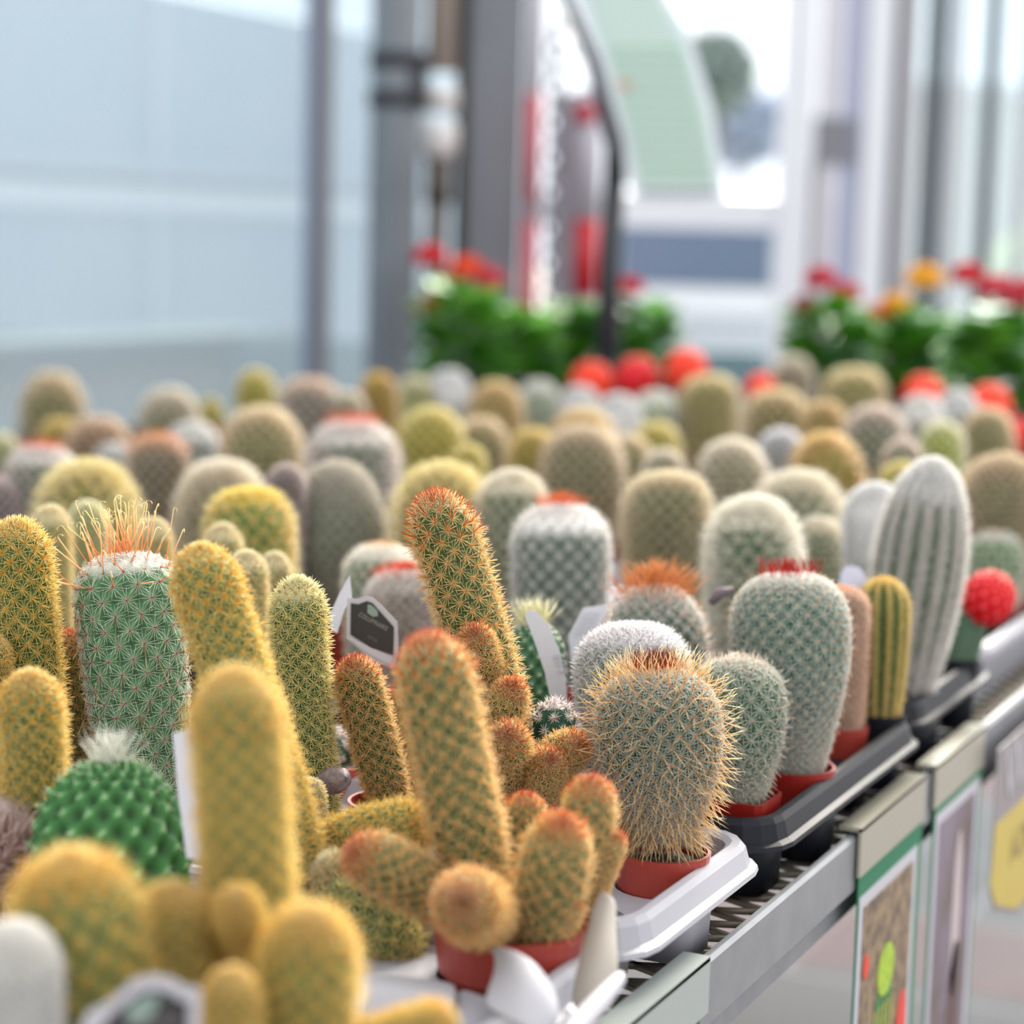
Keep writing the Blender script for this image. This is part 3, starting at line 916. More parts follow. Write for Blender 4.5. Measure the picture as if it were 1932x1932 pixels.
# barrier posts, chain, bulbs
M_RED = mat("barrier_red", 'B8203C', .45)
M_BW = mat("barrier_white", 'DAD4DC', .45)
def barrier(px, d, segs, rad, lab):
    c = at(px, 450, d)
    e = empty("barrier_pole", (c[0], c[1], 0), lab, "pole")
    zz = lambda py: CZ + (450 - py) * d / F
    for y0, y1, m, nm in segs:
        b = MB(); b.tube([(0, 0, max(0, zz(y1))), (0, 0, zz(y0))], rad, 16); b.build(nm, m, e, smooth=True)
    return e
barrier(1000, 5.1, ((-400, 182, M_BW, "white_section"), (182, 388, M_RED, "red_section"), (388, 412, mat("joint_grey", '7A707C', .5), "joint"),
                    (412, 690, M_RED, "red_section"), (690, 1500, M_BW, "white_section")), .021, "red and white pole right of the steel column")
bp = barrier(1106, 5.1, ((170, 410, mat("pale_grey_plastic", 'BDB7C0', .5), "white_section"), (410, 556, mat("barrier_deep_red", 'C01424', .45), "red_section"),
                    (556, 1500, mat("mauve_grey", 'A89CA4', .5), "white_section")), .030, "thick white and red pole with a red knob, left of the black sign post")
c = at(1106, 215, 5.05)
b = MB(); b.lathe([(.001, -.03), (.02, -.026), (.03, 0), (.02, .026), (.001, .03)], 16)
o = b.build("red_knob", M_RED, bp, smooth=True); o.location = (c[0] - bp.location[0], c[1] - bp.location[1], c[2])
c = at(1085, 400, 5.3)
e = empty("trim_3", (c[0], c[1], 0), None, None); e["kind"] = "structure"
MB().box(-.055, .06, -.01, .01, .3, CZ + .36, RZ).build("grey_backing_strip", mat("strip_grey", '8A8890', .6, noise=(14, '9C98A2', .2)), e)
# chain hanging between them
c0 = at(1052, 60, 4.95)
lk = MB()
n = 0
zc = c0[2]
while zc > .9:
    a = Vector((1, 0, 0)) if n % 2 else Vector((0, 1, 0))
    pts = [Vector((c0[0], c0[1], zc)) + a * .017 * math.cos(t) + Vector((0, 0, .028 * math.sin(t))) for t in [2 * math.pi * k / 12 for k in range(13)]]
    lk.tube(pts, .006, 6, cap=False)
    zc -= .041; n += 1
tag(lk.build("steel_chain", mat("chain_grey", '7E7C86', .35, .5), smooth=True), "grey steel chain hanging between the two red and white poles", "chain")
M_BULB = mat("warm_bulb", 'FFF2DC', .3, emit=1.2)
for px, py, d, s in ((1070, 36, 4.6, .006), (1070, 76, 4.6, .007), (1095, 120, 4.6, .004)):
    c = at(px, py, d)
    b = MB(); b.lathe([(.0005, -1.2), (.7, -.8), (1, 0), (.7, .8), (.35, 1.2), (.35, 2.2), (.0005, 2.2)], 12)
    o = b.build("light_bulb", M_BULB, smooth=True, loc=c); o.scale = (s, s, s)
    lb = {36: "topmost small warm light bulb beside the slanting sign frame", 76: "middle small warm light bulb beside the slanting sign frame", 120: "lowest and dimmest small light bulb beside the slanting sign frame"}[py]
    tag(o, lb, "light bulb", "string of small bulbs")
b = MB(); cs = [at(x, y, 4.62) for x, y in ((1066, -120), (1069, 0), (1070, 36), (1071, 76), (1095, 120))]
b.tube(cs, .0015, 5); tag(b.build("light_cable", M_DARK), "thin cable carrying the small bulbs", "cable")

# sign on its black post
pb = onz(1150, 815, BZ); d_s = 3.62
sg = empty("info_sign", at(1146, 720, d_s), "pale green information sheet in a clear sleeve on a leaning black post", "sign")
L_ = np.array(sg.location)
P_ = lambda x, y, d=d_s: tuple(at(x, y, d) - L_)
M_POST = mat("black_post", '15171F', .45)
b = MB()
zb = BZ + .006 - L_[2]
b.tube([(P_(1146, 720)[0], P_(1146, 720)[1], zb), P_(1150, 500), P_(1160, 340)], .020, 12)
b.build("post", M_POST, sg, smooth=True)
b = MB(); b.tube([P_(1160, 345), P_(1158, 270), P_(1118, 120), P_(1060, -20), P_(1030, -90)], [.020, .016, .012, .010, .010], 10); b.build("frame_arm", M_POST, sg, smooth=True)
nrm = Vector(cf) * .002
b = MB(); b.prism([P_(1062, -60), P_(1225, -60), P_(1300, 60), P_(1345, 200), P_(1368, 372), P_(1200, 384), P_(1172, 300), P_(1132, 120)], nrm)
M_SLEEVE = mat("clear_sleeve", 'DCE4EA', .25)
b.build("sleeve", M_SLEEVE, sg)
b = MB(); b.prism([P_(1090, -55, d_s - .004), P_(1215, -55, d_s - .004), P_(1285, 70, d_s - .004), P_(1330, 210, d_s - .004), P_(1350, 358, d_s - .004), P_(1211, 358, d_s - .004), P_(1185, 250, d_s - .004), P_(1150, 110, d_s - .004)], nrm)
b.build("green_sheet", mat("pale_green_paper", 'BACFC6', .7), sg)
b = MB()
for k in range(13):
    t = k / 12
    y = 90 + 240 * t
    xl = 1153 + (y - 110) * .27; xr = 1285 + (y - 70) * .24
    b.prism([P_(xl, y, d_s - .006), P_(xr, y + 2, d_s - .006), P_(xr, y + 7, d_s - .006), P_(xl, y + 5, d_s - .006)], nrm * .3)
b.build("text_lines", mat("green_print", '92B4A0', .7), sg)
b = MB(); b.prism([P_(1208, 358, d_s - .006), P_(1352, 358, d_s - .006), P_(1354, 368, d_s - .006), P_(1208, 368, d_s - .006)], nrm * .3); b.build("grey_rule", mat("rule_grey", '9A98A4', .6), sg)
b = MB(); b.prism([P_(1168, 150, d_s - .007), P_(1184, 152, d_s - .007), P_(1192, 168, d_s - .007), P_(1172, 166, d_s - .007)], nrm * .3); b.build("orange_print", mat("orange_print", 'D09070', .6), sg)

# ------------------------------------------------------------------ bench: rail, expanded metal shelf, legs
XR, XL, Y0, Y1 = -.337, -2.15, .35, 4.25
bench = empty("display_bench", (XR, Y0, 0), "galvanised steel display bench with a mesh top carrying all the cactus trays", "bench")
M_GALV = mat("galvanised_steel", '9A9CA0', .42, .35, noise=(45, '85878C', .35))
M_MESH = mat("mesh_steel", '8A8070', .5, .25, noise=(20, '776C5C', .3))
b = MB()
prof = [(0, -.040), (0, .010), (-.002, .012), (-.004, .012), (-.004, -.008), (-.006, -.010), (-.006, -.0385), (-.022, -.052), (-.022, -.054), (-.004, -.0405)]
prof = [(0.0, -.022), (0.0, .010), (-.002, .012), (-.005, .012), (-.005, -.020), (-.014, -.030), (-.014, -.044), (-.010, -.044), (-.010, -.028)]
b.prism([(x, -.4, BZ + z) for x, z in prof], (0, Y1 - Y0 + .4, 0))
o = b.build("front_rail", M_GALV, bench); o["label"] = "folded galvanised edge rail"
b = MB()
b.box(XL - XR, XL - XR + .005, 0, Y1 - Y0, BZ - .04, BZ + .012)
b.box(XL - XR, -.01, Y1 - Y0, Y1 - Y0 + .005, BZ - .04, BZ + .012)
b.build("rear_rail", M_GALV, bench)
b = MB()
for k in range(4):
    yy = .1 + k * 1.0
    b.box(XL - XR, -.02, yy, yy + .03, BZ - .045, BZ - .012)
b.build("cross_beam", M_GALV, bench)
for xx in (-.16, XL - XR + .06):
    for yy in (.4, 3.7):
        b = MB(); b.box(xx - .02, xx + .02, yy - .02, yy + .02, 0, BZ - .045); b.build("leg", M_GALV, bench)
lx, ly = .062, .026
V, Q = [], []
nx, ny = int((XR - .012 - XL) / lx), int((Y1 - Y0) / ly)
for i in range(nx + 1):
    for j in range(ny + 1):
        x0 = -.012 - i * lx; y0 = j * ly - .2
        for sx in (-1, 1):
            xa, ya = x0 - lx / 2, y0 + ly / 2 * 0
            A_ = np.array([x0 if sx > 0 else x0 - lx, y0]); B_ = np.array([x0 - lx / 2, y0 + ly / 2])
            # strand from a knot to the middle knot, then on to the next row
            for P1, P2 in ((A_, B_), (B_, A_ + np.array([0, ly]))):
                dd = P2 - P1; dd = dd / np.linalg.norm(dd); nn = np.array([-dd[1], dd[0]]) * .0016
                bse = len(V)
                for z in (-.0035, -.0005):
                    for p in (P1 - nn, P1 + nn, P2 + nn, P2 - nn):
                        V.append((p[0], p[1], BZ + z))
                for q in ((0, 1, 2, 3), (4, 7, 6, 5), (0, 4, 5, 1), (1, 5, 6, 2), (2, 6, 7, 3), (3, 7, 4, 0)):
                    Q.append([bse + t for t in q])
o = link("mesh_top", mesh_np("mesh_top", V, [np.array(Q)], None, M_MESH, smooth=False), bench)

# ------------------------------------------------------------------ trays
def open_tray(x0, x1, y0, y1, m, label, group, hgt=.034):
    """shallow carry tray with a rolled rim"""
    b = MB()
    t = .006; fl = .0016; lip = .008
    ix0, ix1, iy0, iy1 = x0 + .014, x1 - .014, y0 + .014, y1 - .014
    def ring(X0, X1, Y0_, Y1_, z, rr):
        pts = []
        for cx_, cy_, a0 in ((X1 - rr, Y1_ - rr, 0), (X0 + rr, Y1_ - rr, 90), (X0 + rr, Y0_ + rr, 180), (X1 - rr, Y0_ + rr, 270)):
            for k in range(5):
                a = math.radians(a0 + k * 22.5)
                pts.append(b.bm.verts.new((cx_ + rr * math.cos(a), cy_ + rr * math.sin(a), BZ + z)))
        return pts
    rings = [ring(ix0, ix1, iy0, iy1, 0.0002, .02), ring(x0 + .009, x1 - .009, y0 + .009, y1 - .009, hgt - .004, .022), ring(x0, x1, y0, y1, hgt - .010, .028),
             ring(x0, x1, y0, y1, hgt - .004, .028), ring(x0 + .003, x1 - .003, y0 + .003, y1 - .003, hgt, .026),
             ring(x0 + .010, x1 - .010, y0 + .010, y1 - .010, hgt, .021), ring(ix0 + .002, ix1 - .002, iy0 + .002, iy1 - .002, fl, .018)]
    for A_, B_ in zip(rings, rings[1:]):
        for k in range(20):
            b.bm.faces.new((A_[k], A_[(k + 1) % 20], B_[(k + 1) % 20], B_[k]))
    b.bm.faces.new(rings[0][::-1]); b.bm.faces.new(rings[-1])
    o = b.build("carry_tray", m, smooth=False)
    return tag(o, label, "tray", group)


def cell_tray(x0, x1, y0, y1, holes, m, label, surf=.035, ridge=.050, cham=.028, square=True, fill=True):
    """plug tray: plate with wells (cups below), raised rounded ridge and a skirt"""
    root = empty("cell_tray", (x0, y0, BZ), label, "tray")
    W_, D_ = x1 - x0, y1 - y0
    hs = [(hx - x0, hy - y0, r) for hx, hy, r in holes]
    if fill:
        st2 = .062
        for i in range(int((W_ - .03) / st2)):
            for j in range(int((D_ - .03) / st2)):
                hx, hy = W_ - .048 - i * st2, .046 + j * ((D_ - .092) / max(1, int((D_ - .03) / st2) - 1))
                if all(math.hypot(hx - a, hy - c_) > .026 + r + .004 for a, c_, r in hs):
                    hs.append((hx, hy, .026))
    def rr_pts(ins, rad, n=5):
        pts = []
        X0, X1, Ya, Yb = ins, W_ - ins, ins, D_ - ins
        for cx_, cy_, a0 in ((X1 - rad, Yb - rad, 0), (X0 + rad, Yb - rad, 90), (X0 + rad, Ya + rad, 180), (X1 - rad, Ya + rad, 270)):
            for k in range(n):
                a = math.radians(a0 + k * 90 / (n - 1))
                pts.append((cx_ + rad * math.cos(a), cy_ + rad * math.sin(a)))
        return pts
    outer = rr_pts(.013, .018)
    verts = [Vector(p) for p in outer]
    edges = [(i, (i + 1) % len(outer)) for i in range(len(outer))]
    NS = 24
    for hx, hy, r in hs:
        o_ = len(verts)
        for k in range(NS):
            a = 2 * math.pi * k / NS
            verts.append(Vector((hx + r * math.cos(a), hy + r * math.sin(a))))
        edges += [(o_ + k, o_ + (k + 1) % NS) for k in range(NS)]
    vo, eo, fo, *_ = delaunay_2d_cdt(verts, edges, [], 1, 1e-6)
    b = MB()
    bv = [b.bm.verts.new((v[0], v[1], surf)) for v in vo]
    for fc in fo:
        c_ = sum((vo[i] for i in fc), Vector((0, 0))) / len(fc)
        if any(math.hypot(c_[0] - hx, c_[1] - hy) < r * .98 for hx, hy, r in hs):
            continue
        try:
            b.bm.faces.new([bv[i] for i in fc])
        except ValueError:
            pass
    prof2 = [(.013, surf, .018), (.011, ridge - .002, .020), (.008, ridge, .022), (.004, ridge, .024), (.0015, ridge - .003, .026), (-.001, ridge - .012, .028), (-.0045, ridge - .0135, .030), (-.005, ridge - .016, .030), (.0005, ridge - .0145, .027)]
    rings = [[b.bm.verts.new((p[0], p[1], z)) for p in rr_pts(i_, rd)] for i_, z, rd in prof2]
    for A_, B_ in zip(rings, rings[1:]):
        for k in range(20):
            b.bm.faces.new((A_[k], A_[(k + 1) % 20], B_[(k + 1) % 20], B_[k]))
    b.build("tray_deck", m, root)
    for hx, hy, r in hs:
        b = MB()
        prev = None
        for sc_, z, sq in ((1.0, surf, 0), (1.0, surf - .006, .15), (.9, .0025, .6), (0.0, .0025, 0)):
            if sc_ == 0:
                b.bm.faces.new(prev); break
            ring_ = []
            for k in range(NS):
                a = 2 * math.pi * k / NS
                n_ = 2 + 8 * sq
                s_ = (abs(math.cos(a)) ** n_ + abs(math.sin(a)) ** n_) ** (-1 / n_) if sq else 1
                ring_.append(b.bm.verts.new((hx + r * sc_ * min(s_, 1.25) * math.cos(a), hy + r * sc_ * min(s_, 1.25) * math.sin(a), z)))
            if prev:
                for k in range(NS):
                    b.bm.faces.new((prev[k], prev[(k + 1) % NS], ring_[(k + 1) % NS], ring_[k]))
            prev = ring_
        b.build("planting_cell", m, root, smooth=True)
    return root


# ------------------------------------------------------------------ cacti
CACTI = [
# key, tip x, tip y, base x, width, depth, locked, style, label
    ('a1', 100, 712, 98, 112, 3.050, 0, 'tan', 'tall tan-haloed cactus, leftmost one rising above the back rows'),
    ('a2', 112, 795, 112, 75, 2.750, 0, 'gold', 'golden cactus crown in front of the tall tan-haloed one at far left'),
    ('a3', 185, 796, 185, 122, 2.654, 0, 'russet', 'wide brownish dome cactus right of the golden crown at far left'),
    ('a5', 78, 852, 75, 128, 2.052, 0, 'redcrown', 'grey cactus with a red crown near the left edge'),
    ('a6', 2, 825, 0, 75, 2.682, 0, 'pale', 'pale yellow cactus cut by the left edge of the picture'),
    ('a6b', -10, 905, -10, 100, 2.014, 0, 'mauve', 'dark mauve cactus at the left edge behind the golden finger cactus'),
    ('a7', 318, 740, 320, 110, 2.950, 0, 'cream', 'round cream dome cactus in the back left row before the pale glass'),
    ('a8', 392, 755, 402, 46, 3.362, 0, 'yellow', 'small leaning yellow cactus right of the round cream dome'),
    ('a9', 362, 802, 366, 98, 2.500, 0, 'white', 'white-topped dome cactus below the small leaning yellow one'),
    ('a10', 296, 832, 300, 112, 2.200, 0, 'orange', 'dark grey cactus with an orange crown left of the white-topped dome'),
    ('a12', 213, 843, 214, 70, 2.607, 0, 'white', 'small white-topped cactus left of the orange-crowned grey one'),
    ('a11', 165, 885, 165, 190, 1.720, 1, 'straw', 'broad straw-yellow bristly cactus behind the hooked-spine cactus'),
    ('a13', 418, 880, 420, 168, 1.820, 1, 'cream', 'big cream-rimmed grey-brown dome behind the golden yellow ball'),
    ('a14', 468, 934, 480, 155, 1.550, 1, 'goldgreen', 'golden yellow ball over a green base, left of the big grey-green sphere'),
    ('a15', 420, 990, 422, 80, 1.420, 1, 'elongpale', 'small white-topped green cactus in front of the golden yellow ball'),
    ('a16', 95, 957, 100, 84, 1.420, 1, 'elongpale', 'white-topped green cactus with orange tips right of the leftmost finger cactus'),
    ('a17', 165, 950, 168, 74, 1.500, 1, 'pale', 'pale yellow cactus just behind the hooks of the hooked-spine cactus'),
    ('a18', 290, 980, 290, 74, 1.420, 1, 'elongpale', 'small pale yellow cactus behind the hook spines, on their right side'),
    ('b33', 481, 703, 486, 72, 3.150, 0, 'yellow', 'yellow finger-like cactus rising left of the grey window mullion'),
    ('b34', 582, 725, 582, 112, 2.898, 0, 'orangetan', 'grey cactus with a pale orange crown at the foot of the grey mullion'),
    ('b35', 655, 742, 655, 70, 2.878, 0, 'cream', 'cream cactus between the orange-crowned one and the tall golden finger'),
    ('b36', 711, 708, 722, 68, 2.960, 0, 'goldfinger', 'tall golden-orange finger cactus below the grey steel pipe'),
    ('b37', 492, 778, 495, 148, 2.211, 0, 'tan', 'broad olive dome cactus with a tan halo below the yellow finger'),
    ('b38', 664, 808, 666, 160, 2.059, 0, 'redcrown', 'white barrel cactus with a red crown below the tall golden finger'),
    ('b39', 634, 872, 640, 190, 1.750, 1, 'greygreen', 'big smooth grey-green sphere cactus in the left centre'),
    ('b48', 540, 880, 540, 70, 1.713, 0, 'mauve', 'small pinkish grey cactus left of the big grey-green sphere, behind it'),
    ('b40', 783, 716, 785, 70, 3.238, 0, 'pale', 'pale greenish cactus left of the fluffy white ball in the back row'),
    ('b41', 846, 703, 846, 82, 3.262, 0, 'whitewool', 'fluffy white ball cactus in front of the left flower pots'),
    ('b42', 812, 777, 815, 120, 2.450, 0, 'yellow', 'bright yellow dome cactus right of the tall golden finger'),
    ('b43', 934, 728, 934, 98, 3.000, 0, 'amber', 'amber dome cactus right of the fluffy white ball'),
    ('b44', 905, 795, 908, 100, 2.500, 0, 'tan', 'tan-haloed cactus right of the bright yellow dome'),
    ('b45', 883, 843, 885, 66, 2.120, 0, 'yellow', 'small yellow cactus peeking above the pale bristly one'),
    ('b46', 832, 888, 838, 180, 1.720, 0, 'straw', 'large pale bristly cactus behind the tall sharp finger cactus'),
    ('b47', 965, 897, 968, 130, 1.688, 0, 'creamgreen', 'grey-green cactus with cream top right of the large pale bristly one'),
    ('b49', 720, 1032, 720, 150, 1.482, 0, 'greenwhite', 'low green cactus with white hair tufts behind the black name tag'),
    ('b49b', 765, 1085, 765, 140, 1.440, 0, 'redcrown', 'white cactus with a red crown right behind the black name tag'),
    ('c1', 1016, 724, 1016, 78, 3.250, 0, 'palegreen', 'pale green-white cactus below the dark flower pots'),
    ('c2', 1093, 733, 1093, 72, 3.100, 0, 'whitewool', 'white woolly cactus below the leftmost red grafted ball'),
    ('c3', 1166, 750, 1166, 84, 2.800, 0, 'whitewool', 'white woolly ball under the middle red grafted cactus of three'),
    ('c4', 1236, 743, 1238, 82, 2.950, 0, 'palegreen', 'pale green cactus with white cap below the right red ball of three'),
    ('c5', 1098, 782, 1100, 125, 2.500, 1, 'amber', 'amber bristly cactus showing above the round olive one in the centre'),
    ('c6', 1096, 812, 1100, 150, 2.200, 1, 'olive', 'round olive cactus with a tan halo, in the centre behind the white barrel'),
    ('c7', 1005, 815, 1004, 84, 2.380, 1, 'gold', 'golden yellow cactus left of the round olive one'),
    ('c8', 1182, 828, 1184, 95, 2.340, 1, 'tan', 'tan cactus close on the right behind the round olive one'),
    ('c9', 1236, 803, 1236, 90, 2.600, 0, 'yellow', 'yellow dome below the pale green cactus with white cap'),
    ('c10', 1252, 852, 1252, 76, 2.120, 1, 'cream', 'small cream cactus above the cream-topped olive barrel'),
    ('c11', 1057, 955, 1060, 188, 1.502, 0, 'whitebarrel', 'white barrel cactus with an orange crown tuft in the centre'),
    ('c12', 1259, 902, 1258, 152, 1.701, 0, 'oliveb', 'cream-topped olive barrel cactus right of the white barrel'),
    ('c13', 1338, 716, 1340, 108, 2.952, 0, 'yellowcream', 'tall yellow-cream crowned cactus right of the three red grafted balls'),
    ('c14', 1380, 836, 1382, 128, 2.015, 0, 'cream', 'cream-topped brownish dome right above the cream-topped olive barrel'),
    ('d1', 1493, 677, 1495, 80, 3.554, 0, 'cream', 'tall cream cactus rising before the flowering pots on the right'),
    ('d2', 1462, 745, 1465, 112, 2.684, 0, 'tanyellow', 'olive cactus with yellow-cream crown below the tall cream one'),
    ('d3', 1553, 762, 1556, 80, 2.553, 0, 'amber', 'narrow amber cactus between two yellow-crowned ones on the right'),
    ('d4', 1612, 703, 1612, 112, 3.055, 0, 'yellowcream', 'yellow-capped cactus in the back row before the right flower pots'),
    ('d5', 1650, 772, 1652, 116, 2.491, 0, 'pinkgreen', 'grey-green cactus with a pinkish halo below the yellow-capped one'),
    ('d6', 1738, 750, 1738, 82, 2.710, 0, 'white', 'small white cactus below the red grafted ball at the right'),
    ('d7', 1803, 742, 1822, 84, 2.809, 0, 'whitecol', 'leaning white-haired column in the back right rows'),
    ('d8', 1862, 776, 1868, 92, 2.507, 0, 'tan', 'tan cactus right of the leaning white-haired column'),
    ('d9', 1473, 815, 1473, 88, 2.288, 0, 'mauvewhite', 'low lavender-white cactus left of the golden column'),
    ('d10', 1545, 828, 1600, 128, 2.086, 0, 'goldfinger2', 'tall leaning golden column cactus above the red-crowned barrel'),
    ('d11', 1776, 800, 1778, 84, 2.305, 0, 'yellowgreen', 'yellow-green cactus just behind the tip of the white column'),
    ('d12', 1702, 832, 1704, 74, 2.088, 0, 'pinkgreen', 'small pinkish cactus left of the yellow-green one'),
    ('d13', 1700, 878, 1706, 90, 2.050, 1, 'yellow', 'low yellow cactus left behind the tip of the white column'),
    ('d14', 1890, 868, 1892, 150, 1.932, 0, 'olive', 'round olive cactus at the right edge behind the green white-haired one'),
    ('d15', 1502, 902, 1512, 172, 1.855, 0, 'creamgreen', 'broad cream and green cactus behind the pale woolly green pair'),
    ('d16', 1420, 950, 1422, 166, 1.549, 0, 'creamfluff', 'fluffy cream-haloed green cactus behind the red-crowned barrel'),
    ('d17', 1540, 985, 1544, 112, 1.799, 0, 'creamgreen', 'pale green cactus right beside the fluffy cream-haloed one'),
    ('d18', 1650, 918, 1655, 110, 1.700, 1, 'whitewool', 'low white woolly mound left of the tall white column'),
    ('d19', 1763, 868, 1698, 170, 1.520, 1, 'column', 'tall ribbed column cactus covered with white hair on the right'),
    ('d20', 1878, 1008, 1872, 120, 1.880, 1, 'greenwhite', 'green cactus with white crown hairs above the raspberry-red ball'),
    ('d21', 1668, 1092, 1660, 104, 1.420, 1, 'ribbed', 'yellow-ribbed green cactus beside the red-crowned barrel'),
    ('n1', 1488, 1082, 1495, 232, 1.270, 1, 'redtop', 'large grey-green barrel cactus with a bright red spine crown in the black tray'),
    ('n2', 1590, 1112, 1588, 100, 1.380, 1, 'peach', 'peach-spined cactus half hidden behind the red-crowned barrel'),
    ('n3', 1388, 1242, 1392, 200, 1.200, 1, 'starry', 'round grey-green cactus with short star spines in a square red pot'),
    ('n4', 1236, 1262, 1250, 250, 1.085, 1, 'ball', 'sharp golden-spined ball cactus in a round red pot on the white tray'),
    ('n5', 1236, 1106, 1240, 200, 1.310, 1, 'orangeball', 'low round cactus with orange crown spines behind the golden-spined ball'),
    ('n6', 1192, 1180, 1195, 222, 1.170, 1, 'whiteflat', 'flat white-topped cactus between the white tags and the golden-spined ball'),
    ('n7', 1005, 1172, 1010, 125, 1.260, 1, 'curly', 'dark green knobbly cactus with white hair tuft behind the curved white tag'),
    ('n8', 1046, 1322, 1046, 98, 1.120, 1, 'stargreen', 'tiny dark green cactus with pink-white star spines'),
    ('n9', 232, 1045, 288, 212, 1.120, 1, 'hooked', 'green cactus with long hooked straw-coloured crown spines'),
    ('n10', 208, 1432, 210, 310, 0.950, 1, 'knobbly', 'flat dark green knobbly cactus with a white woolly crown at the left'),
    ('n11', 465, 1042, 470, 84, 1.300, 1, 'elongpale', 'cream-tipped finger cactus behind the yellow ones left of the slender green finger'),
    ('n12', 518, 1044, 520, 66, 1.360, 1, 'elongpale', 'small cream-tipped finger cactus right next to a taller one'),
]
def pot_xy(c):
    p = atz(c[3], c[5], BZ + POTZ)
    return p


PLACED = []      # (x, y, pot radius, style)
for c in CACTI:
    p = atz(c[3], c[5], BZ + POTZ)
    PLACED.append([p[0], p[1], max(.017, min(.030, c[4] * c[5] / F / 2 * .86))])
CLUMP_POS = {}
for key, (cx_, cd_, cr_) in {'F': (965, .9475, .035), 'T': (985, 1.135, .024), 'S': (600, 1.12, .027), 'M': (742, 1.165, .025), 'K': (560, 1.0, .030), 'L': (70, 1.13, .026),
                             'P': (60, 1.0, .024), 'B': (470, .76, .038), 'Y': (690, 1.03, .028), 'W': (20, .70, .030), 'O': (640, 1.25, .024)}.items():
    p = atz(cx_, cd_, BZ + POTZ)
    CLUMP_POS[key] = (p, cr_)
allp = [(a[0], a[1], a[2]) for a in PLACED] + [(p[0], p[1], r) for p, r in CLUMP_POS.values()]
for i, a in enumerate(PLACED):
    dm = min(math.hypot(a[0] - b_[0], a[1] - b_[1]) - (b_[2] if k >= len(PLACED) else b_[2]) for k, b_ in enumerate(allp) if k != i)
    if dm < a[2]:
        a[2] = max(.010, a[2] - (a[2] - dm) * .62)
CELLT = {'front': (-.625, -.345, .60, .862), 'white1': (-.625, -.345, .872, 1.058), 'black1': (-.625, -.345, 1.072, 1.385), 'black2': (-.64, -.356, 1.41, 1.64)}


def in_cell(x, y):
    for k, (a, b_, c_, d_) in CELLT.items():
        if a + .01 < x < b_ - .005 and c_ < y < d_:
            return k
    return None


STEMC = {}
REF = .035


def shared_stem(style, ratio, near):
    q = max(.5, round(ratio * 2.5) / 2.5)
    key = (style, q)
    if key not in STEMC:
        STEMC[key] = stem_meshes(style, REF * q, REF, dens=.8 if near else .72, thick=1.0 if near else 1.25, seed=len(STEMC))
    return STEMC[key], q


NAMES = {'column': 'column_cactus', 'moon': 'grafted_cactus'}
for c, pl in zip(CACTI, PLACED):
    key, xt, yt, xb, wpx, d, lock, style, label = c
    Bp = atz(xb, d, BZ + POTZ - .006)
    Tp = at(xt, yt, d)
    R = wpx * d / F / 2
    # the spine fringe is part of the width seen
    fr = ST[style]['rad'][1] * math.cos(math.radians(ST[style]['rad'][2])) * .25 + ST[style]['rad'][1] * math.sin(math.radians(ST[style]['rad'][2]))
    R /= (1 + fr * (1 if d < 1.5 else .8))
    if key == 'n4':
        Bp[2] += .011
    h = (Vector(Tp) - Vector(Bp)).length - R * fr * .6
    cell = in_cell(Bp[0], Bp[1])
    z0 = .0035 if cell else .0022
    root = empty(NAMES.get(style, "potted_cactus"), (Bp[0], Bp[1], BZ + z0), label, "cactus", "potted cacti on the bench")
    rp = pl[2]
    sq = 0.0
    m = M_POT
    if key == 'n3':
        rp, sq, m = .0205, 1.0, M_POTR
    if key == 'n1':
        rp, m = .0255, M_POTR
    if key == 'n4':
        rp = .0245
    pl[2] = rp
    add_pot(root, rp, POTZ - z0, m, sq, mound=(key == 'n4'))
    if key in ('d19', 'd21', 'd18', 'd20'):
        root.children[0].data = pot_mesh(M_BLACK, 0.0)
        root.children[0].scale = (min(rp, .018), min(rp, .018), POTZ - z0)
    if d < 1.5 or key in ('d19', 'd21'):
        body, spn = stem_meshes(style, h, R, seed=hash(key) % 97 if False else len(key) + int(xt), dens=1.0)
        s = (1, 1, 1)
    else:
        (body, spn), q = shared_stem(style, h / R, d < 2)
        s = (R / REF, R / REF, h / (REF * q))
    st_o = link("stem", body, root)
    sp_o = link("spines", spn, st_o)
    sp_o["kind"] = "stuff"
    hb = Bp[2] - BZ - z0
    orient(st_o, Vector((0, 0, hb)), Vector(Tp) - Vector(Bp) + Vector((0, 0, hb)))
    st_o.scale = s

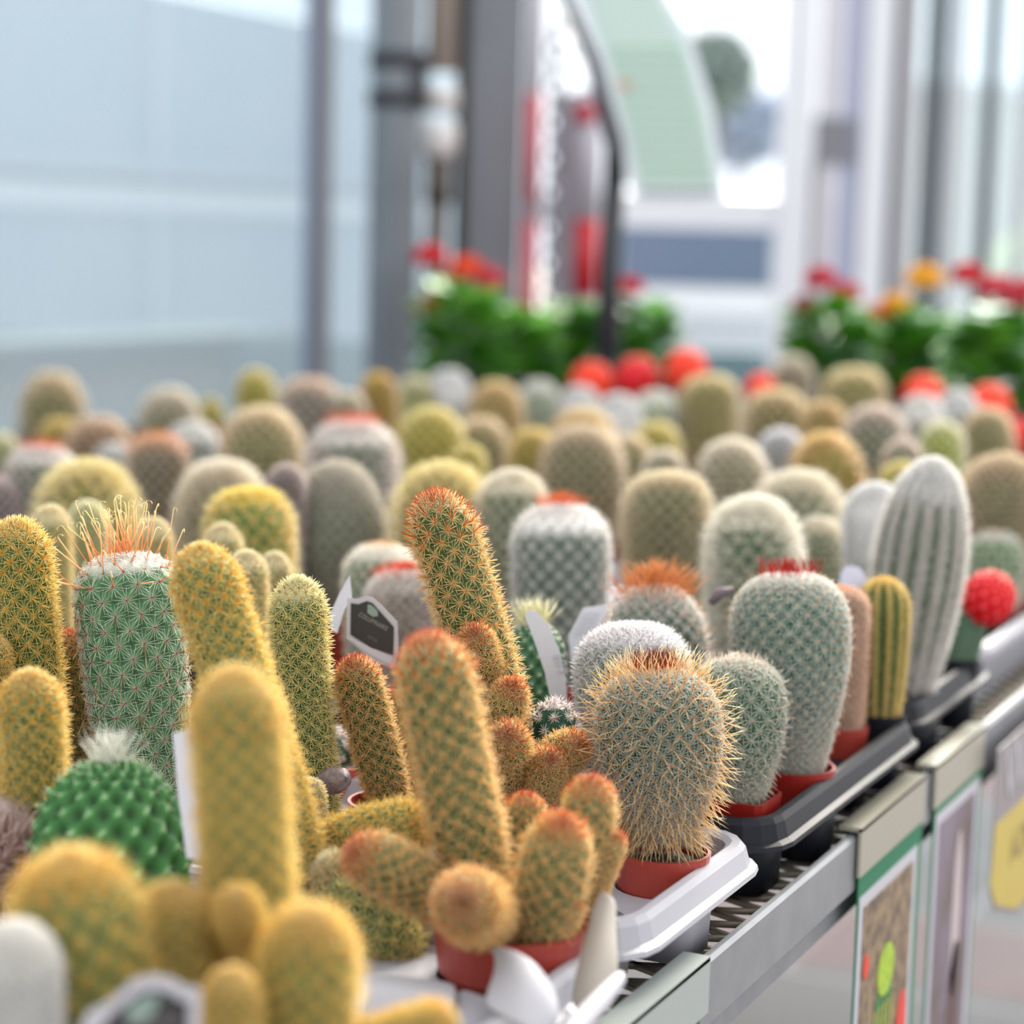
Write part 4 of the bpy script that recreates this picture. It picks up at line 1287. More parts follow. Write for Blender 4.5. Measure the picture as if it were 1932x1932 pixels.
# moon cacti: red grafted balls on green three-sided stocks
def moon(px, ytop, wpx, d, style, label, gx=None, lean=(0, 0)):
    Tp = at(px, ytop, d)
    R = wpx * d / F / 2
    Bp = atz(gx or px, d, BZ + POTZ - .006)
    root = empty("grafted_cactus", (Bp[0], Bp[1], BZ + .0022), label, "cactus", "red grafted cacti")
    add_pot(root, .016 if gx else .024, POTZ - .002, M_BLACK if gx else None)
    top = Vector(Tp) - Vector((Bp[0], Bp[1], BZ + .0022))
    cz = top.z - R * .9
    b = MB()
    base = Vector((0, 0, POTZ - .01)); head = Vector((top.x, top.y, cz - R * .4))
    for k in range(3):
        pass
    nseg = 12
    rings = []
    for i in range(nseg + 1):
        t = i / nseg
        c_ = base.lerp(head, t)
        ring_ = []
        for k in range(24):
            a = 2 * math.pi * k / 24
            rr = min(.018, R * .62) * (.62 + .38 * abs(math.cos(1.5 * a)) ** .7)
            ring_.append(b.bm.verts.new(c_ + Vector((rr * math.cos(a), rr * math.sin(a), 0))))
        rings.append(ring_)
    for A_, B_ in zip(rings, rings[1:]):
        for k in range(24):
            b.bm.faces.new((A_[k], A_[(k + 1) % 24], B_[(k + 1) % 24], B_[k]))
    b.bm.faces.new(rings[-1])
    b.build("rootstock", mat("rootstock_green", '3F5E44', .5, noise=(60, '345038', .3)), root, smooth=True)
    body, spn = stem_meshes(style, R * 1.8, R * .93, seed=int(px))
    g = link("grafted_ball", body, root)
    link("spines", spn, g)["kind"] = "stuff"
    g.location = (top.x, top.y, cz - R * .9)
    g.rotation_euler = (lean[0], lean[1], 0)
    return root


moon(1118, 684, 86, 3.35, 'moonorange', "leftmost of the three red grafted balls by the black post, orange-red")
moon(1204, 674, 84, 3.35, 'moon', "middle one of the three red grafted balls, deepest crimson")
moon(1296, 660, 86, 3.3, 'moonorange', "rightmost and highest of the three red grafted balls in the centre")
moon(1436, 706, 62, 3.35, 'moonorange', "small red grafted ball peeking out left of the tall cream cactus")
moon(1744, 709, 84, 3.2, 'moonorange', "red grafted ball below the dark flower pot on the right")
moon(1868, 726, 88, 3.0, 'moonorange', "orange-red grafted ball at the right above the tan cactus")
moon(1848, 1068, 104, 1.62, 'moon', "raspberry-red grafted ball on a dark green stem beside the white tray at right", gx=1808, lean=(.2, .55))
moon(1925, 790, 70, 3.3, 'moon', "dark red grafted ball cut by the right edge")


# ---- finger cactus clumps
def clump(key, label, stems, group="finger cactus clumps", potm=None, mound=False, name="finger_cactus"):
    p, pr = CLUMP_POS[key]
    cell = in_cell(p[0], p[1])
    z0 = .0035 if cell else .0022
    root = empty(name, (p[0], p[1], BZ + z0), label, "cactus", group)
    add_pot(root, pr, POTZ - z0 + (.006 if key == 'F' else 0), potm, mound=mound)
    L0 = np.array(root.location)
    for i, s in enumerate(stems):
        (tx, ty, td), (bx, by, bd), wpx, style = s[:4]
        bend = s[4] if len(s) > 4 else None
        T = at(tx, ty, td)
        Bp = atz(bx, bd, BZ + POTZ - .008) if by is None else at(bx, by, bd)
        sd = ST[style]
        fr = sd['rad'][1] * (.22 + math.sin(math.radians(sd['rad'][2])))
        R = wpx * (td + bd) / 2 / F / 2 / (1 + fr)
        h = np.linalg.norm(T - Bp) - R * fr * .5
        body, spn = stem_meshes(style, h, R, bend=bend, seed=i * 7 + ord(key))
        o = link("stem", body, root)
        link("spines", spn, o)["kind"] = "stuff"
        orient(o, Vector(Bp - L0), Vector(T - L0))
    return root


clump('F', "orange-tipped finger cactus clump in a red pot at the front of the picture", [
    ((805, 1206, .93), (925, None, .955), 158, 'elong'),
    ((668, 1605, .915), (880, 1715, .95), 128, 'elong'),
    ((872, 1700, .845), (930, 1735, .945), 138, 'elong'),
    ((1062, 1552, .91), (1018, 1772, .935), 148, 'elong'),
    ((1118, 1474, .95), (1085, 1745, .965), 112, 'elong'),
    ((1162, 1570, .955), (1100, 1720, .96), 64, 'elong'),
    ((992, 1502, .98), (985, 1740, .975), 92, 'elong'),
    ((1085, 1700, .92), (1050, 1760, .93), 60, 'elong'),
], mound=True)
clump('T', "tall sharp finger cactus with orange tip standing in the middle", [
    ((815, 936, 1.115), (985, None, 1.13), 140, 'elong', (.004, 0)),
    ((893, 1192, 1.085), (925, 1290, 1.12), 78, 'elong'),
    ((968, 1292, 1.085), (925, 1420, 1.12), 82, 'elong'),
    ((957, 1385, 1.06), (965, 1480, 1.12), 92, 'elong'),
    ((1092, 1402, 1.08), (985, 1480, 1.12), 92, 'elong'),
    ((1040, 1430, 1.07), (1010, 1520, 1.12), 80, 'elong'),
])
clump('S', "slender green finger cactus standing left of the black name tag", [
    ((560, 1094, 1.11), (600, None, 1.13), 114, 'elonggreen', (-.002, 0)),
    ((585, 1478, 1.07), (592, 1560, 1.09), 58, 'elongpale'),
])
clump('M', "short leaning orange-tipped finger cactus between the slender and the tall one", [
    ((665, 1247, 1.13), (745, None, 1.16), 98, 'elong'),
    ((738, 1308, 1.17), (770, None, 1.18), 66, 'elong'),
])
clump('K', "yellow finger cactus leaning left beside the hooked-spine cactus", [
    ((368, 1034, 1.0), (590, None, 1.0), 146, 'elongy'),
])
clump('L', "yellow-orange finger cactus clump at the far left edge", [
    ((28, 984, 1.10), (80, None, 1.13), 140, 'elongy'),
    ((132, 1195, 1.15), (165, None, 1.15), 86, 'elong'),
    ((-20, 1200, 1.08), (10, None, 1.12), 80, 'elongy'),
])
clump('P', "short yellow finger cactus at the left edge above the white cactus", [
    ((55, 1272, .97), (75, None, 1.0), 134, 'elongy'),
])
clump('B', "large blurred yellow finger cactus clump at the bottom left", [
    ((440, 1266, .76), (500, None, .775), 192, 'elongy'),
    ((125, 1618, .72), (210, None, .74), 300, 'elongy'),
    ((318, 1672, .74), (350, None, .76), 158, 'elongy'),
    ((442, 1690, .725), (470, 1790, .75), 100, 'elongy'),
    ((398, 1690, .75), (430, 1800, .76), 70, 'elongy'),
    ((588, 1722, .71), (560, None, .74), 212, 'elongy'),
    ((436, 1832, .69), (455, None, .71), 118, 'elongy'),
    ((855, 1922, .72), (600, 2010, .73), 110, 'elongy'),
])
clump('W', "white-haired blurred cactus at the bottom left corner", [
    ((28, 1742, .69), (30, None, .69), 178, 'whitefront'),
], name="potted_cactus", group="potted cacti on the bench")
clump('Y', "yellow-green finger cactus sprawling over its pot behind the front red pot", [
    ((815, 1552, 1.0), (610, 1600, 1.02), 128, 'elongy'),
    ((612, 1620, .985), (690, 1740, 1.0), 120, 'elongpale'),
    ((770, 1830, .975), (650, 1660, .985), 160, 'elonggreen'),
    ((660, 1545, 1.03), (640, 1640, 1.03), 110, 'elongy'),
])
# a pot seen between the slender and the short finger cactus
p, pr = CLUMP_POS['O']
root = empty("potted_cactus", (p[0], p[1], BZ + .0022), "red pot with a small green cactus seen between slender and short finger cacti", "cactus", "potted cacti on the bench")
add_pot(root, .024, POTZ - .002, mat("pink_red_plastic", 'B84A48', .4))
body, spn = stem_meshes('stargreen', .022, .013)
o = link("stem", body, root, (-.004, 0, .046)); link("spines", spn, o)["kind"] = "stuff"
# dried bulb lying on the rim beside the slender cactus
c = at(628, 1473, 1.10)
b = MB(); b.lathe([(.0004, -.011), (.006, -.010), (.010, -.004), (.0105, .003), (.008, .009), (.0004, .011)], 18)
o = b.build("dried_bulb", mat("dried_bulb", '54444A', .45, noise=(300, '8C7A74', .2), bump=.4), smooth=True, loc=c)
o.rotation_euler = (.3, 1.2, 0); o.scale = (.68, .68, .95); tag(o, "dark shrivelled bulb beside the pot of the slender green finger cactus", "bulb")
# spiky pinkish plant at the left edge
c = onz(-5, 1690, BZ + POTZ)
root = empty("potted_cactus", (c[0], c[1], BZ + .0022), "low cactus with blurred pinkish spines at the left edge", "cactus", "potted cacti on the bench")
add_pot(root, .024, POTZ - .002)
body, spn = stem_meshes('pinkspine', .035, .024)
o = link("stem", body, root, (0, 0, .046)); link("spines", spn, o)["kind"] = "stuff"

# ---- trays under them
def holes_in(k):
    a, b_, c_, d_ = CELLT[k]
    hs = []
    for (x, y, r), c in zip(PLACED, CACTI):
        if in_cell(x, y) == k and a + .02 + r < x < b_ - .012 - r * .3 and c_ + .014 + r * .6 < y < d_ - .014 - r * .6:
            hs.append((x, y, (r * 1.2 if c[0] == 'n3' else r * .99)))
    for p, r in CLUMP_POS.values():
        if in_cell(p[0], p[1]) == k:
            hs.append((p[0], p[1], r * .95))
    return hs


cell_tray(*CELLT['white1'], holes_in('white1'), M_WHITE, "white plastic cell tray holding the golden-spined ball cactus")
cell_tray(*CELLT['black1'], holes_in('black1'), M_BLACK, "black plastic cell tray behind the white one, holding the red-crowned barrel")
cell_tray(*CELLT['black2'], holes_in('black2'), M_BLACK, "second black cell tray, under the tall white column cactus")
xs = [(-.72, -.345), (-1.10, -.73), (-1.48, -1.11), (-1.86, -1.49), (-2.14, -1.87)]
tray_lab = []
pts_all = [(a[0], a[1]) for a in PLACED] + [(p[0], p[1]) for p, r in CLUMP_POS.values()]
yy = 1.655
k = 0
for (x0, x1) in xs:
    y = 1.655 if x0 > -.8 else 1.07
    while y < 3.75:
        y1 = y + .30
        if any(x0 - .03 < a < x1 + .03 and y - .03 < b_ < y1 + .03 for a, b_ in pts_all):
            m = M_BLACK if (k % 3) else M_WHITE
            if x0 > -.8 and y < 1.7:
                open_tray(x0 - .005, x1 - .02, y, y + .38, M_WHITE, "white carry tray at the right edge beside the raspberry-red ball", None, .048)
                y += .09
            else:
                side = ["bench edge", "second tray column", "third tray column", "fourth tray column", "far left column"][xs.index((x0, x1))]
                open_tray(x0, x1, y, y1, m, "%s carry tray under the cacti, %s, %s row" % ("black" if m is M_BLACK else "white", side, ["first", "second", "third", "fourth", "fifth", "sixth", "seventh", "eighth", "ninth"][int((y - 1.0) / .31)]), "carry trays under the back cacti")
            k += 1
        y += .31
open_tray(-.725, -.64, 1.07, 1.38, M_BLACK, "narrow black tray left of the black cell tray", None)
open_tray(-1.0, -.64, .70, 1.058, M_WHITE, "white carry tray under the slender green finger cactus", None)

# front white tray, torn where the red pot pushes through
p, pr = CLUMP_POS['F']
ft = cell_tray(*CELLT['front'], holes_in('front'), M_WHITE, "white cell tray at the front with a torn corner around the red pot", fill=False)
f0 = np.array(ft.location)
def flap(pxs, m, name, curl=.006):
    """torn curled piece of tray sheet; columns of (x, y, depth) from the left to the right edge"""
    g = [[at(*q) for q in row] for row in pxs]
    V = np.array([q - f0 for row in g for q in row]); nr, nc = len(g), len(g[0])
    q = [(i * nc + j, i * nc + j + 1, (i + 1) * nc + j + 1, (i + 1) * nc + j) for i in range(nr - 1) for j in range(nc - 1)]
    me = mesh_np(name, V, [np.array(q)], None, m)
    o = link(name, me, ft)
    so = o.modifiers.new("thickness", 'SOLIDIFY'); so.thickness = .0011
    ss = o.modifiers.new("smooth", 'SUBSURF'); ss.levels = 2; ss.render_levels = 2
    return o
M_WSH = mat("white_sheet_plastic", 'B6B4BA', .45)
flap([[(922, 1784, .885), (962, 1786, .870), (1010, 1812, .865), (1046, 1868, .87)],
      [(938, 1808, .880), (968, 1822, .862), (1010, 1850, .855), (1052, 1896, .86)],
      [(930, 1848, .870), (960, 1870, .855), (1005, 1890, .85), (1056, 1922, .855)],
      [(905, 1900, .860), (955, 1920, .85), (1000, 1945, .845), (1040, 1965, .85)]], M_WSH, "torn_flap")
flap([[(1132, 1668, .95), (1150, 1690, .94), (1165, 1700, .94)], [(1108, 1745, .93), (1140, 1752, .925), (1160, 1748, .93)], [(1090, 1830, .915), (1120, 1842, .905), (1170, 1828, .91)], [(1070, 1905, .905), (1110, 1920, .895), (1160, 1915, .90)]], mat("cream_sheet_plastic", 'A8A096', .5), "side_flap")
flap([[(1168, 1826, .885), (1182, 1836, .88), (1184, 1852, .88)], [(1110, 1882, .865), (1130, 1895, .86), (1135, 1915, .86)], [(1050, 1945, .845), (1070, 1958, .84), (1080, 1980, .84)]], M_WSH, "bent_rim")
flap([[(700, 1838, .90), (780, 1846, .895), (866, 1856, .89)], [(696, 1856, .885), (778, 1864, .88), (862, 1874, .875)], [(690, 1900, .88), (775, 1908, .875), (856, 1915, .87)], [(690, 1960, .875), (770, 1965, .87), (850, 1970, .865)]], M_WSH, "rim_piece")
flap([[(862, 1860, .895), (905, 1880, .885), (950, 1890, .88)], [(860, 1900, .875), (900, 1910, .87), (950, 1925, .865)], [(858, 1960, .86), (900, 1970, .855), (950, 1980, .85)]], mat("lavender_white_sheet", 'A8A6B0', .5), "torn_corner")

# ------------------------------------------------------------------ plant tags
def plate(root, pts, d, m, name, th=.0006, off=0.0):
    """flat plate; its outline stands at depth d"""
    l0 = np.array(root.location) if root else np.zeros(3)
    b = MB()
    P = [tuple(at(x, y, (q[0] if q else d) - off) - l0) for x, y, *q in pts]
    b.prism(P, Vector(cf) * th)
    return b.build(name, m, root)


M_TAG = mat("tag_white", 'C6C6CE', .45)
M_TAGB = mat("tag_black", '161214', .4)
M_TAGG = mat("tag_border", 'B4B0B6', .45)


def text_mesh(cu_, name):
    t = bpy.data.objects.new(name, cu_)
    COL.objects.link(t)
    bpy.context.view_layer.update()
    me = bpy.data.meshes.new_from_object(t.evaluated_get(bpy.context.evaluated_depsgraph_get()))
    COL.objects.unlink(t)
    bpy.data.objects.remove(t)
    me.name = name
    return link(name, me)


def text(root, s, px, py, d, hpx, ang, m, squeeze=1.0, name="lettering"):
    cu_ = bpy.data.curves.new(name, 'FONT')
    cu_.body = s
    cu_.size = hpx * d / F * 1.35
    cu_.extrude = .00012
    cu_.align_x = 'CENTER'; cu_.align_y = 'CENTER'
    cu_.materials.append(m)
    o = text_mesh(cu_, name)
    a = math.radians(ang)
    vx = cr * math.cos(a) - cu * math.sin(a)
    vy = cr * math.sin(a) + cu * math.cos(a)
    l0 = np.array(root.location)
    c = at(px, py, d) - l0
    MM = Matrix.Identity(4)
    for i in range(3):
        MM[i][0], MM[i][1], MM[i][2], MM[i][3] = vx[i] * squeeze, vy[i], -cf[i], c[i]
    o.parent = root
    o.matrix_local = MM
    return o


def plant_tag(label, border, inner, d, lower=None, txt=(), stake=None, logo=None):
    c = at(border[0][0], border[0][1], d)
    e = empty("plant_tag", (c[0], c[1], c[2]), label, "plant tag")
    plate(e, border, d, M_TAGG, "tag_border")
    plate(e, inner, d, M_TAGB, "tag_face", off=.0008)
    if lower:
        plate(e, lower, d, mat("tag_lavender", 'B8B4C0', .5), "lower_band", off=.0006)
    if logo:
        plate(e, logo, d, mat("logo_green_grey", '7C8E84', .6), "logo", off=.0014)
    for t in txt:
        text(e, *t)
    if stake:
        plate(e, stake, d, M_TAGG, "stake")
    return e


M_PRN = mat("tag_print", '8A8486', .6)
plant_tag("black name tag with a pale arched border, left of the tall finger cactus",
          [(655, 1128), (672, 1130), (690, 1125), (704, 1128), (720, 1142), (750, 1174), (752, 1236), (742, 1262), (700, 1243), (654, 1205)],
          [(662, 1138), (676, 1140), (692, 1134), (703, 1138), (718, 1155), (743, 1183), (742, 1236), (700, 1222), (661, 1197)], 1.20,
          lower=[(660, 1203), (742, 1240), (740, 1256), (700, 1236), (662, 1208)],
          txt=[("COLUMNARIS", 704, 1173, 1.1985, 9, 28, M_PRN, .8), ("cactus", 703, 1204, 1.1985, 8, 28, mat("tag_print_dim", '645E60', .6), .8)],
          stake=[(690, 1240), (715, 1250), (722, 1380), (708, 1380)],
          logo=[(694, 1140), (701, 1142), (712, 1152), (713, 1162), (704, 1164), (693, 1156)])
plant_tag("large blurred black name tag with a grey border at the bottom left",
          [(150, 1945), (165, 1910), (205, 1890), (250, 1850), (285, 1840), (320, 1845), (345, 1862), (378, 1866), (376, 1990), (150, 1990)],
          [(185, 1945), (220, 1905), (262, 1872), (290, 1866), (318, 1872), (338, 1886), (356, 1890), (352, 1990), (185, 1990)], .66,
          logo=[(240, 1900), (262, 1884), (298, 1876), (300, 1890), (276, 1932), (240, 1932)],
          txt=[("CACTUS", 300, 1926, .6585, 16, 8, M_PRN, .9)])


def white_tag(label, pts, d, base, lean=0.0, m=None, lines=0):
    c = at(pts[0][0], pts[0][1], d)
    e = empty("plant_tag", (c[0], c[1], c[2]), label, "plant tag", "white plant tags")
    plate(e, pts, d, m or M_TAG, "tag_blade")
    return e


white_tag("white tag standing between the knobbly green cactus and the big yellow finger", [(326, 1384), (366, 1374), (372, 1400), (382, 1500), (384, 1620), (352, 1620), (336, 1500)], .92, 0)
e = white_tag("curved white tag leaning on the dark knobbly cactus with white hair tuft", [(990, 1162), (1000, 1150), (1012, 1154), (1036, 1180), (1055, 1225), (1066, 1275), (1072, 1335), (1042, 1335), (1028, 1270), (1010, 1215)], 1.21, 0)
text(e, "8419", 1056, 1252, 1.2085, 20, 72, mat("tag_print_grey", 'B4B2BE', .6), .7)
white_tag("white tag left of the black name tag", [(660, 1085), (664, 1128), (650, 1150), (636, 1195), (625, 1190), (622, 1160), (640, 1120)], 1.215, 0)
e = white_tag("white folded label between the curved tag and the low orange-spined cactus", [(1100, 1147), (1146, 1140), (1140, 1165), (1112, 1215), (1078, 1250), (1072, 1200)], 1.27, 0)
M_LN = mat("label_print", 'B8B6C0', .6)
b = MB(); l0 = np.array(e.location)
for k in range(5):
    y = 1158 + k * 9
    b.prism([tuple(at(x, yy_, 1.268) - l0) for x, yy_ in ((1098 - k * 4, y), (1132 - k * 3, y - 2), (1132 - k * 3, y), (1098 - k * 4, y + 2))], Vector(cf) * .0003)
b.build("print_lines", M_LN, e)
white_tag("tall round-ended lavender tag right behind the red-crowned barrel cactus", [(1584, 1100), (1586, 1082), (1594, 1071), (1608, 1067), (1622, 1071), (1632, 1084), (1636, 1110), (1638, 1330), (1590, 1330)], 1.43, 0, m=mat("tag_lavender_white", 'C6C8DC', .4))
c = at(1365, 1118, 1.33)
b = MB(); b.tube([at(1340, 1140, 1.33), at(1356, 1120, 1.33), at(1384, 1110, 1.33)], [.002, .004, .001], 10)
tag(b.build("dry_leaf", mat("dry_leaf", '6A5C66', .6), smooth=True), "small dark dried leaf left of the red-crowned barrel cactus", "leaf")

# ------------------------------------------------------------------ price cards hanging on the rail
M_HOLD = mat("clear_strip", 'A09C8C', .3)
M_HOLD2 = mat("clear_strip_grey", 'A2A9A5', .3)
M_GREEN = mat("card_green", '04704A', .6)
M_CWH = mat("card_white", 'BEBCC4', .45)
xf = XR + .0015


def pz(px, py, X):
    q = onx(px, py, X)
    return q[1], q[2]


def side_poly(root, yz, X, th, m, name):
    b = MB()
    l0 = root.location
    b.prism([(X - l0[0], y - l0[1], z - l0[2]) for y, z in yz], (th, 0, 0))
    return b.build(name, m, root)


def side_text(root, s, y, z, X, size, m, squeeze=1.0, rot=0.0, name="lettering"):
    cu_ = bpy.data.curves.new(name, 'FONT'); cu_.body = s; cu_.size = size; cu_.extrude = .0001
    cu_.align_x = 'CENTER'; cu_.align_y = 'CENTER'; cu_.materials.append(m)
    o = text_mesh(cu_, name); o.parent = root
    MM = Matrix(((0, 0, 1, X - root.location[0]), (squeeze, 0, 0, y - root.location[1]), (0, 1, 0, z - root.location[2]), (0, 0, 0, 1)))
    o.matrix_local = MM @ Matrix.Rotation(rot, 4, 'Z')
    return o


def card(y0, y1, label, holdm=M_HOLD, zt_=BZ + .0165, hold_h=.028, zbot=BZ - .30):
    e = empty("plant_card", (xf, y0, zbot), label, "price card")
    b = MB()
    b.box(.0, .002, 0, y1 - y0, zt_ - hold_h - zbot, zt_ - zbot)
    b.box(-.012, .002, 0, y1 - y0, zt_ - .002 - zbot, zt_ - zbot + .0005)
    b.build("clear_holder", holdm, e)
    return e, zt_ - hold_h


# A: nearest strip with the green card
ya1 = pz(1333, 1808, xf)[0]
e, zh = card(.62, ya1, "clear strip with a green card clipped on the rail at the bottom of the picture", M_HOLD2, zbot=BZ - .25)
ge = pz(1318, 1890, xf)[0]
side_poly(e, [(.62, zh), (ge, zh), (ge, BZ - .25), (.62, BZ - .25)], xf + .0004, .0006, M_GREEN, "card_sheet")
side_text(e, "vecchio", ge - .035, zh - .009, xf + .0016, .018, M_CWH)
side_poly(e, [(.62, zh - .022), (ge - .012, zh - .022), (ge - .012, BZ - .245), (.62, BZ - .245)], xf + .001, .0006, M_CWH, "card_panel")
# B: cactus photo card
yb0 = pz(1620, 1600, xf)[0]; yb1 = pz(1740, 1490, xf)[0]
e, zh = card(yb0 - .002, yb1 + .002, "hanging plant card with a green border and a photo of a green cactus", hold_h=.030)
zb = BZ - .30
b0, b1 = yb0, yb1
side_poly(e, [(b0, zh + .004), (b1, zh + .004), (b1, zb), (b0, zb)], xf + .0004, .0008, M_GREEN, "card_sheet")
dashes = MB()
side_poly(e, [(b0 + .003, zh - .014), (b1 - .010, zh - .014), (b1 - .010, zb), (b0 + .003, zb)], xf + .0012, .0003, M_CWH, "card_frame")
side_poly(e, [(b0 + .012, zh - .022), (b1 - .020, zh - .022), (b1 - .020, zb), (b0 + .012, zb)], xf + .0015, .0003, mat("photo_ground", '5A4A3C', .5, noise=(90, '9C8464', .14)), "photo_ground")
yc = (b0 + b1) / 2
g = MB(); l0 = e.location
M_PG = mat("photo_cactus_green", '3E8A40', .5, noise=(150, '1E5228', .10)); M_PY = mat("photo_lime", 'B4CC28', .5, noise=(200, '8AB430', .15)); M_PR = mat("photo_red", 'E0402C', .5)
def ellipse(cy_, cz_, ry, rz, n=20):
    return [(cy_ + ry * math.cos(2 * math.pi * k / n), cz_ + rz * math.sin(2 * math.pi * k / n)) for k in range(n)]
side_poly(e, ellipse(yc - .006, zh - .165, .028, .095), xf + .0018, .0003, M_PG, "photo_cactus")
side_poly(e, ellipse(yc - .004, zh - .078, .019, .017), xf + .0021, .0003, M_PY, "photo_cactus_tip")
side_poly(e, ellipse(b1 - .034, zh - .135, .012, .030), xf + .0021, .0003, M_PR, "photo_flower")
side_poly(e, ellipse(b0 + .022, zh - .062, .006, .008), xf + .0021, .0003, M_PR, "photo_bud")
for k in range(5):
    yk = yc - .026 + k * .010
    side_poly(e, [(yk, zh - .10), (yk + .002, zh - .10), (yk + .003, zh - .22), (yk - .001, zh - .22)], xf + .0022, .0003, mat("photo_rib", 'D8B860', .5), "photo_rib")
# C: brown card with white curve
yc0 = pz(1762, 1500, xf)[0]; yc1 = pz(1852, 1400, xf)[0]
e, zh = card(yc0 - .004, yc1 + .002, "hanging plant card with a brown photo and a white curved foot", hold_h=.030)
side_poly(e, [(yc0, zh + .004), (yc1, zh + .004), (yc1, zb), (yc0, zb)], xf + .0004, .0008, M_GREEN, "card_sheet")
side_poly(e, [(yc0 + .004, zh - .006), (yc1 - .006, zh - .006), (yc1 - .006, zb), (yc0 + .004, zb)], xf + .0012, .0003, M_CWH, "card_frame")
side_poly(e, [(yc0 + .014, zh - .014), (yc1 - .020, zh - .014), (yc1 - .020, zh - .215), (yc0 + .040, zh - .235), (yc0 + .014, zh - .265)], xf + .0015, .0003, mat("photo_brown", '64564F', .5, noise=(25, '86788C', .2)), "photo_ground")
side_poly(e, ellipse((yc0 + yc1) / 2 + .008, zh - .095, .012, .062), xf + .0018, .0003, mat("photo_pale", 'C4B4B4', .5), "photo_cactus")
side_poly(e, ellipse((yc0 + yc1) / 2 + .012, zh - .165, .016, .05), xf + .0018, .0003, mat("photo_dark", '5C4440', .5), "photo_dark_plant")  # dark plant shape printed in the card picture
arc = [(yc0 + .03 + t * .10, zh - .262 + .03 * math.sin(t * 1.7)) for t in [k / 10 for k in range(11)]]
side_poly(e, arc + [(y, z - .006) for y, z in arc[::-1]], xf + .0018, .0003, M_GREEN, "green_arc")
# D: yellow card with big white letters
yd0 = yc1 + .008; yd1 = yd0 + .34
xd = xf + .010
e = empty("plant_card", (xd, yd0, BZ - .12), "yellow offer card with large pale letters at the right edge of the rail", "price card")
side_poly(e, [(yd0, BZ - .002), (yd1, BZ - .002), (yd1, BZ - .16), (yd0 + .10, BZ - .155), (yd0 + .02, BZ - .13), (yd0, BZ - .11)], xd, .0008, mat("card_mauve_grey", '8E8688', .5), "card_sheet")
side_poly(e, [(yd0 + .004, BZ - .060), (yd1, BZ - .066), (yd1, BZ - .155), (yd0 + .10, BZ - .150), (yd0 + .02, BZ - .125), (yd0 - .002, BZ - .105)], xd + .0009, .0003, mat("card_yellow", 'CDB44C', .5, noise=(40, 'BCA850', .3)), "yellow_panel")
side_text(e, "WUNIW", yd0 + .17, BZ - .030, xd + .0014, .066, M_CWH, 1.15)
side_text(e, "AZIONE", yd0 + .13, BZ - .095, xd + .0015, .034, mat("card_dark_print", '8A7A4A', .5), 1.1)

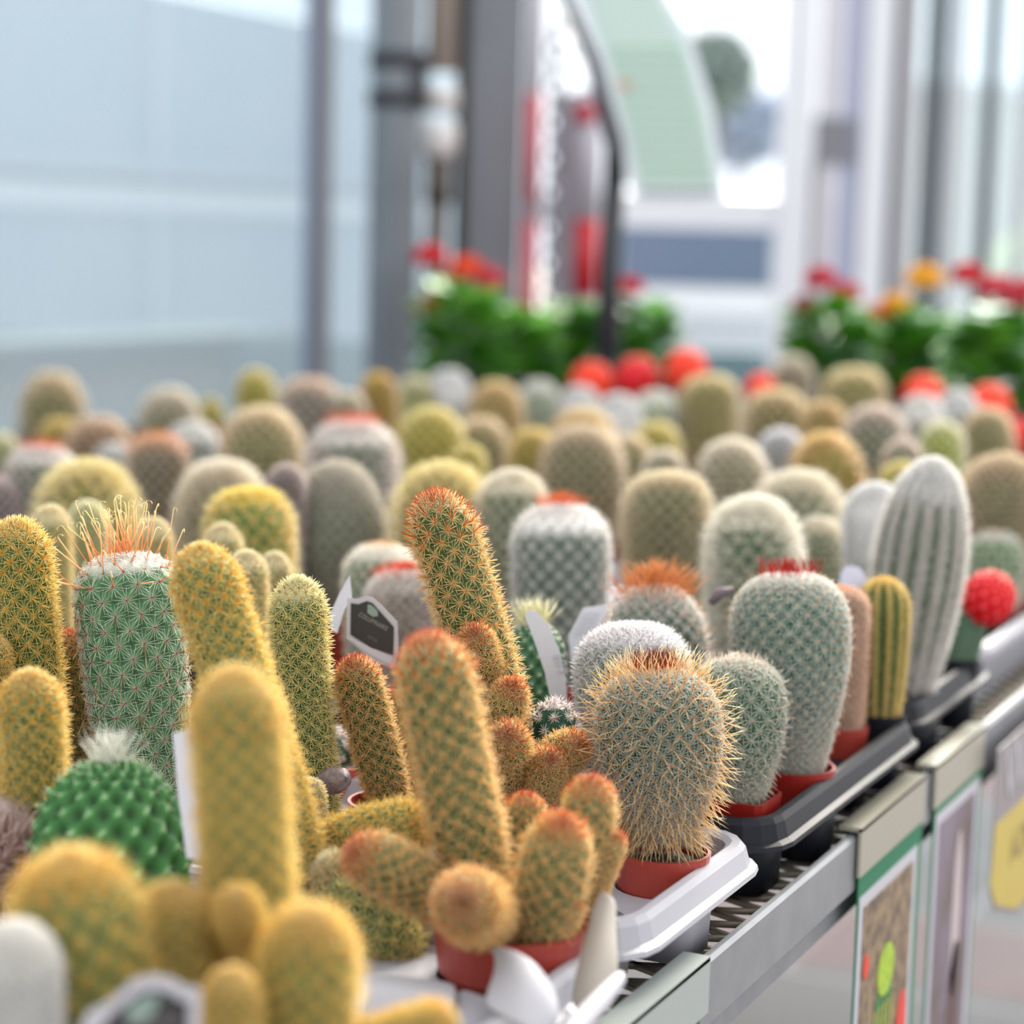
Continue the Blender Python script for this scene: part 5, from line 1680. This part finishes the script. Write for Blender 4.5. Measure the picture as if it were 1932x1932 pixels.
# ------------------------------------------------------------------ flowering plants at the bench end
def flowering(px, ytop, ybot, wpx, d, flowers, label, pot_px=None, seed=1):
    rng = np.random.default_rng(seed)
    c = at(px, ybot, d)
    zb_ = BZ + .0015
    zp = c[2] - zb_
    root = empty("flowering_plant", (c[0], c[1], zb_), label, "potted plant", "flowering pot plants behind the cacti")
    W = wpx * d / F / 2
    H_ = (ybot - ytop) * d / F
    pm = link("pot", pot_mesh(M_BLACK, 0.0), root); pm.scale = (.062, .062, zp)
    n = 190
    V, Q, Cc = [], [], []
    for i in range(n):
        a = rng.uniform(0, 2 * math.pi); rr = W * math.sqrt(rng.uniform(0.02, 1)) * .82
        z = zp + H_ * rng.uniform(.02, .95) * (1 - .3 * (rr / W) ** 2)
        base = np.array([rr * math.cos(a) * .68, rr * math.sin(a) * .68, z - .015])
        out = np.array([math.cos(a), math.sin(a), rng.uniform(.0, .9)]); out /= np.linalg.norm(out)
        side = np.cross(out, [0, 0, 1.0]); side /= np.linalg.norm(side); nr_ = np.cross(side, out)
        L2 = rng.uniform(.045, .07); wd = L2 * .42
        b0_ = len(V)
        for t, ww in ((0, .15), (.3, .8), (.6, 1.0), (.85, .7), (1, .1)):
            for sgn in (-1, 0, 1):
                V.append(base + out * L2 * t + side * sgn * wd * ww + nr_ * (abs(sgn) * .006 - .012 * t * t))
        for k in range(4):
            for m_ in range(2):
                q = b0_ + k * 3 + m_
                Q.append((q, q + 1, q + 4, q + 3))
        g = lin(['58A428', '6CB430', '3C7E20', '88C850', '9CC49C'][rng.integers(0, 5)])
        Cc += [g] * 15
    o = link("foliage", mesh_np("foliage", np.array(V), [np.array(Q)], np.array(Cc), M_LEAF), root); o["kind"] = "stuff"
    stm = MB()
    for fx, fy, fw, col in flowers:
        f = at(fx, fy, d - .02) - np.array(root.location)
        f[2] -= .004
        stm.tube([(f[0] * .3, f[1] * .3, zp), tuple(f)], .002, 6)
        Rf = fw * d / F / 2
        V, Q, Cc = [], [], []
        cc = np.array(lin(col))
        for i in range(90):
            p_ = rng.normal(0, 1, 3); p_ /= np.linalg.norm(p_); p_[2] = abs(p_[2]) * .9 - .15
            nv = p_ / np.linalg.norm(p_); p_ = p_ * Rf * rng.uniform(.7, 1.0)
            ta = np.cross(nv, [.3, .2, 1]); ta /= np.linalg.norm(ta); tb = np.cross(nv, ta)
            s_ = .011
            for k in range(4):
                a = math.pi / 2 * k + i
                dv = math.cos(a) * ta + math.sin(a) * tb + .3 * nv; sv = -math.sin(a) * ta + math.cos(a) * tb
                b0_ = len(V)
                V += [p_, p_ + dv * s_ * .6 + sv * s_ * .4, p_ + dv * s_ * 1.2, p_ + dv * s_ * .6 - sv * s_ * .4]
                Q.append((b0_, b0_ + 1, b0_ + 2, b0_ + 3)); Cc += [np.clip(cc * rng.uniform(.75, 1.15), 0, 1)] * 4
        fo = link("flower_cluster", mesh_np("flower_cluster", np.array(V), [np.array(Q)], np.array(Cc), M_LEAF), root)
        fo.location = f
    stm.build("stem", mat("flower_stem", '5A7A3A', .6), root)
    return root


R1, R2, YL, OR, PK = 'D01828', 'B81830', 'F0B010', 'E04818', 'C83048'
flowering(872, 520, 706, 185, 3.85, [(880, 508, 70, OR), (812, 482, 60, R1), (808, 578, 50, R1), (925, 525, 50, PK)], "flowering plant with red and orange blooms at the foot of the steel column", seed=2)
flowering(985, 575, 716, 110, 4.0, [(990, 640, 50, PK)], "leafy pot plant between the red-flowered one and the black sign post", seed=3)
flowering(1098, 560, 705, 90, 4.15, [(1090, 590, 30, OR)], "small leafy plant left behind the black sign post", seed=4)
flowering(1205, 560, 712, 105, 4.05, [(1188, 540, 46, R1)], "leafy plant with one red bloom right of the black sign post", seed=5)
flowering(1562, 560, 720, 165, 3.8, [(1548, 525, 60, PK), (1595, 552, 56, PK), (1520, 575, 46, 'A04048')], "flowering plant with dull pink blooms under the white door frame", seed=6)
flowering(1715, 565, 735, 165, 3.9, [(1746, 524, 72, YL), (1692, 574, 56, YL), (1655, 590, 36, OR)], "flowering plant with yellow blooms right of the pink one", seed=7)
flowering(1865, 560, 750, 180, 3.55, [(1826, 516, 54, R1), (1880, 545, 74, PK), (1915, 560, 56, R2)], "flowering plant with red blooms near the right edge", seed=8)
flowering(1965, 600, 780, 110, 3.75, [(1945, 545, 60, R1)], "leafy plant cut by the right edge, beside the red-bloomed one", seed=9)
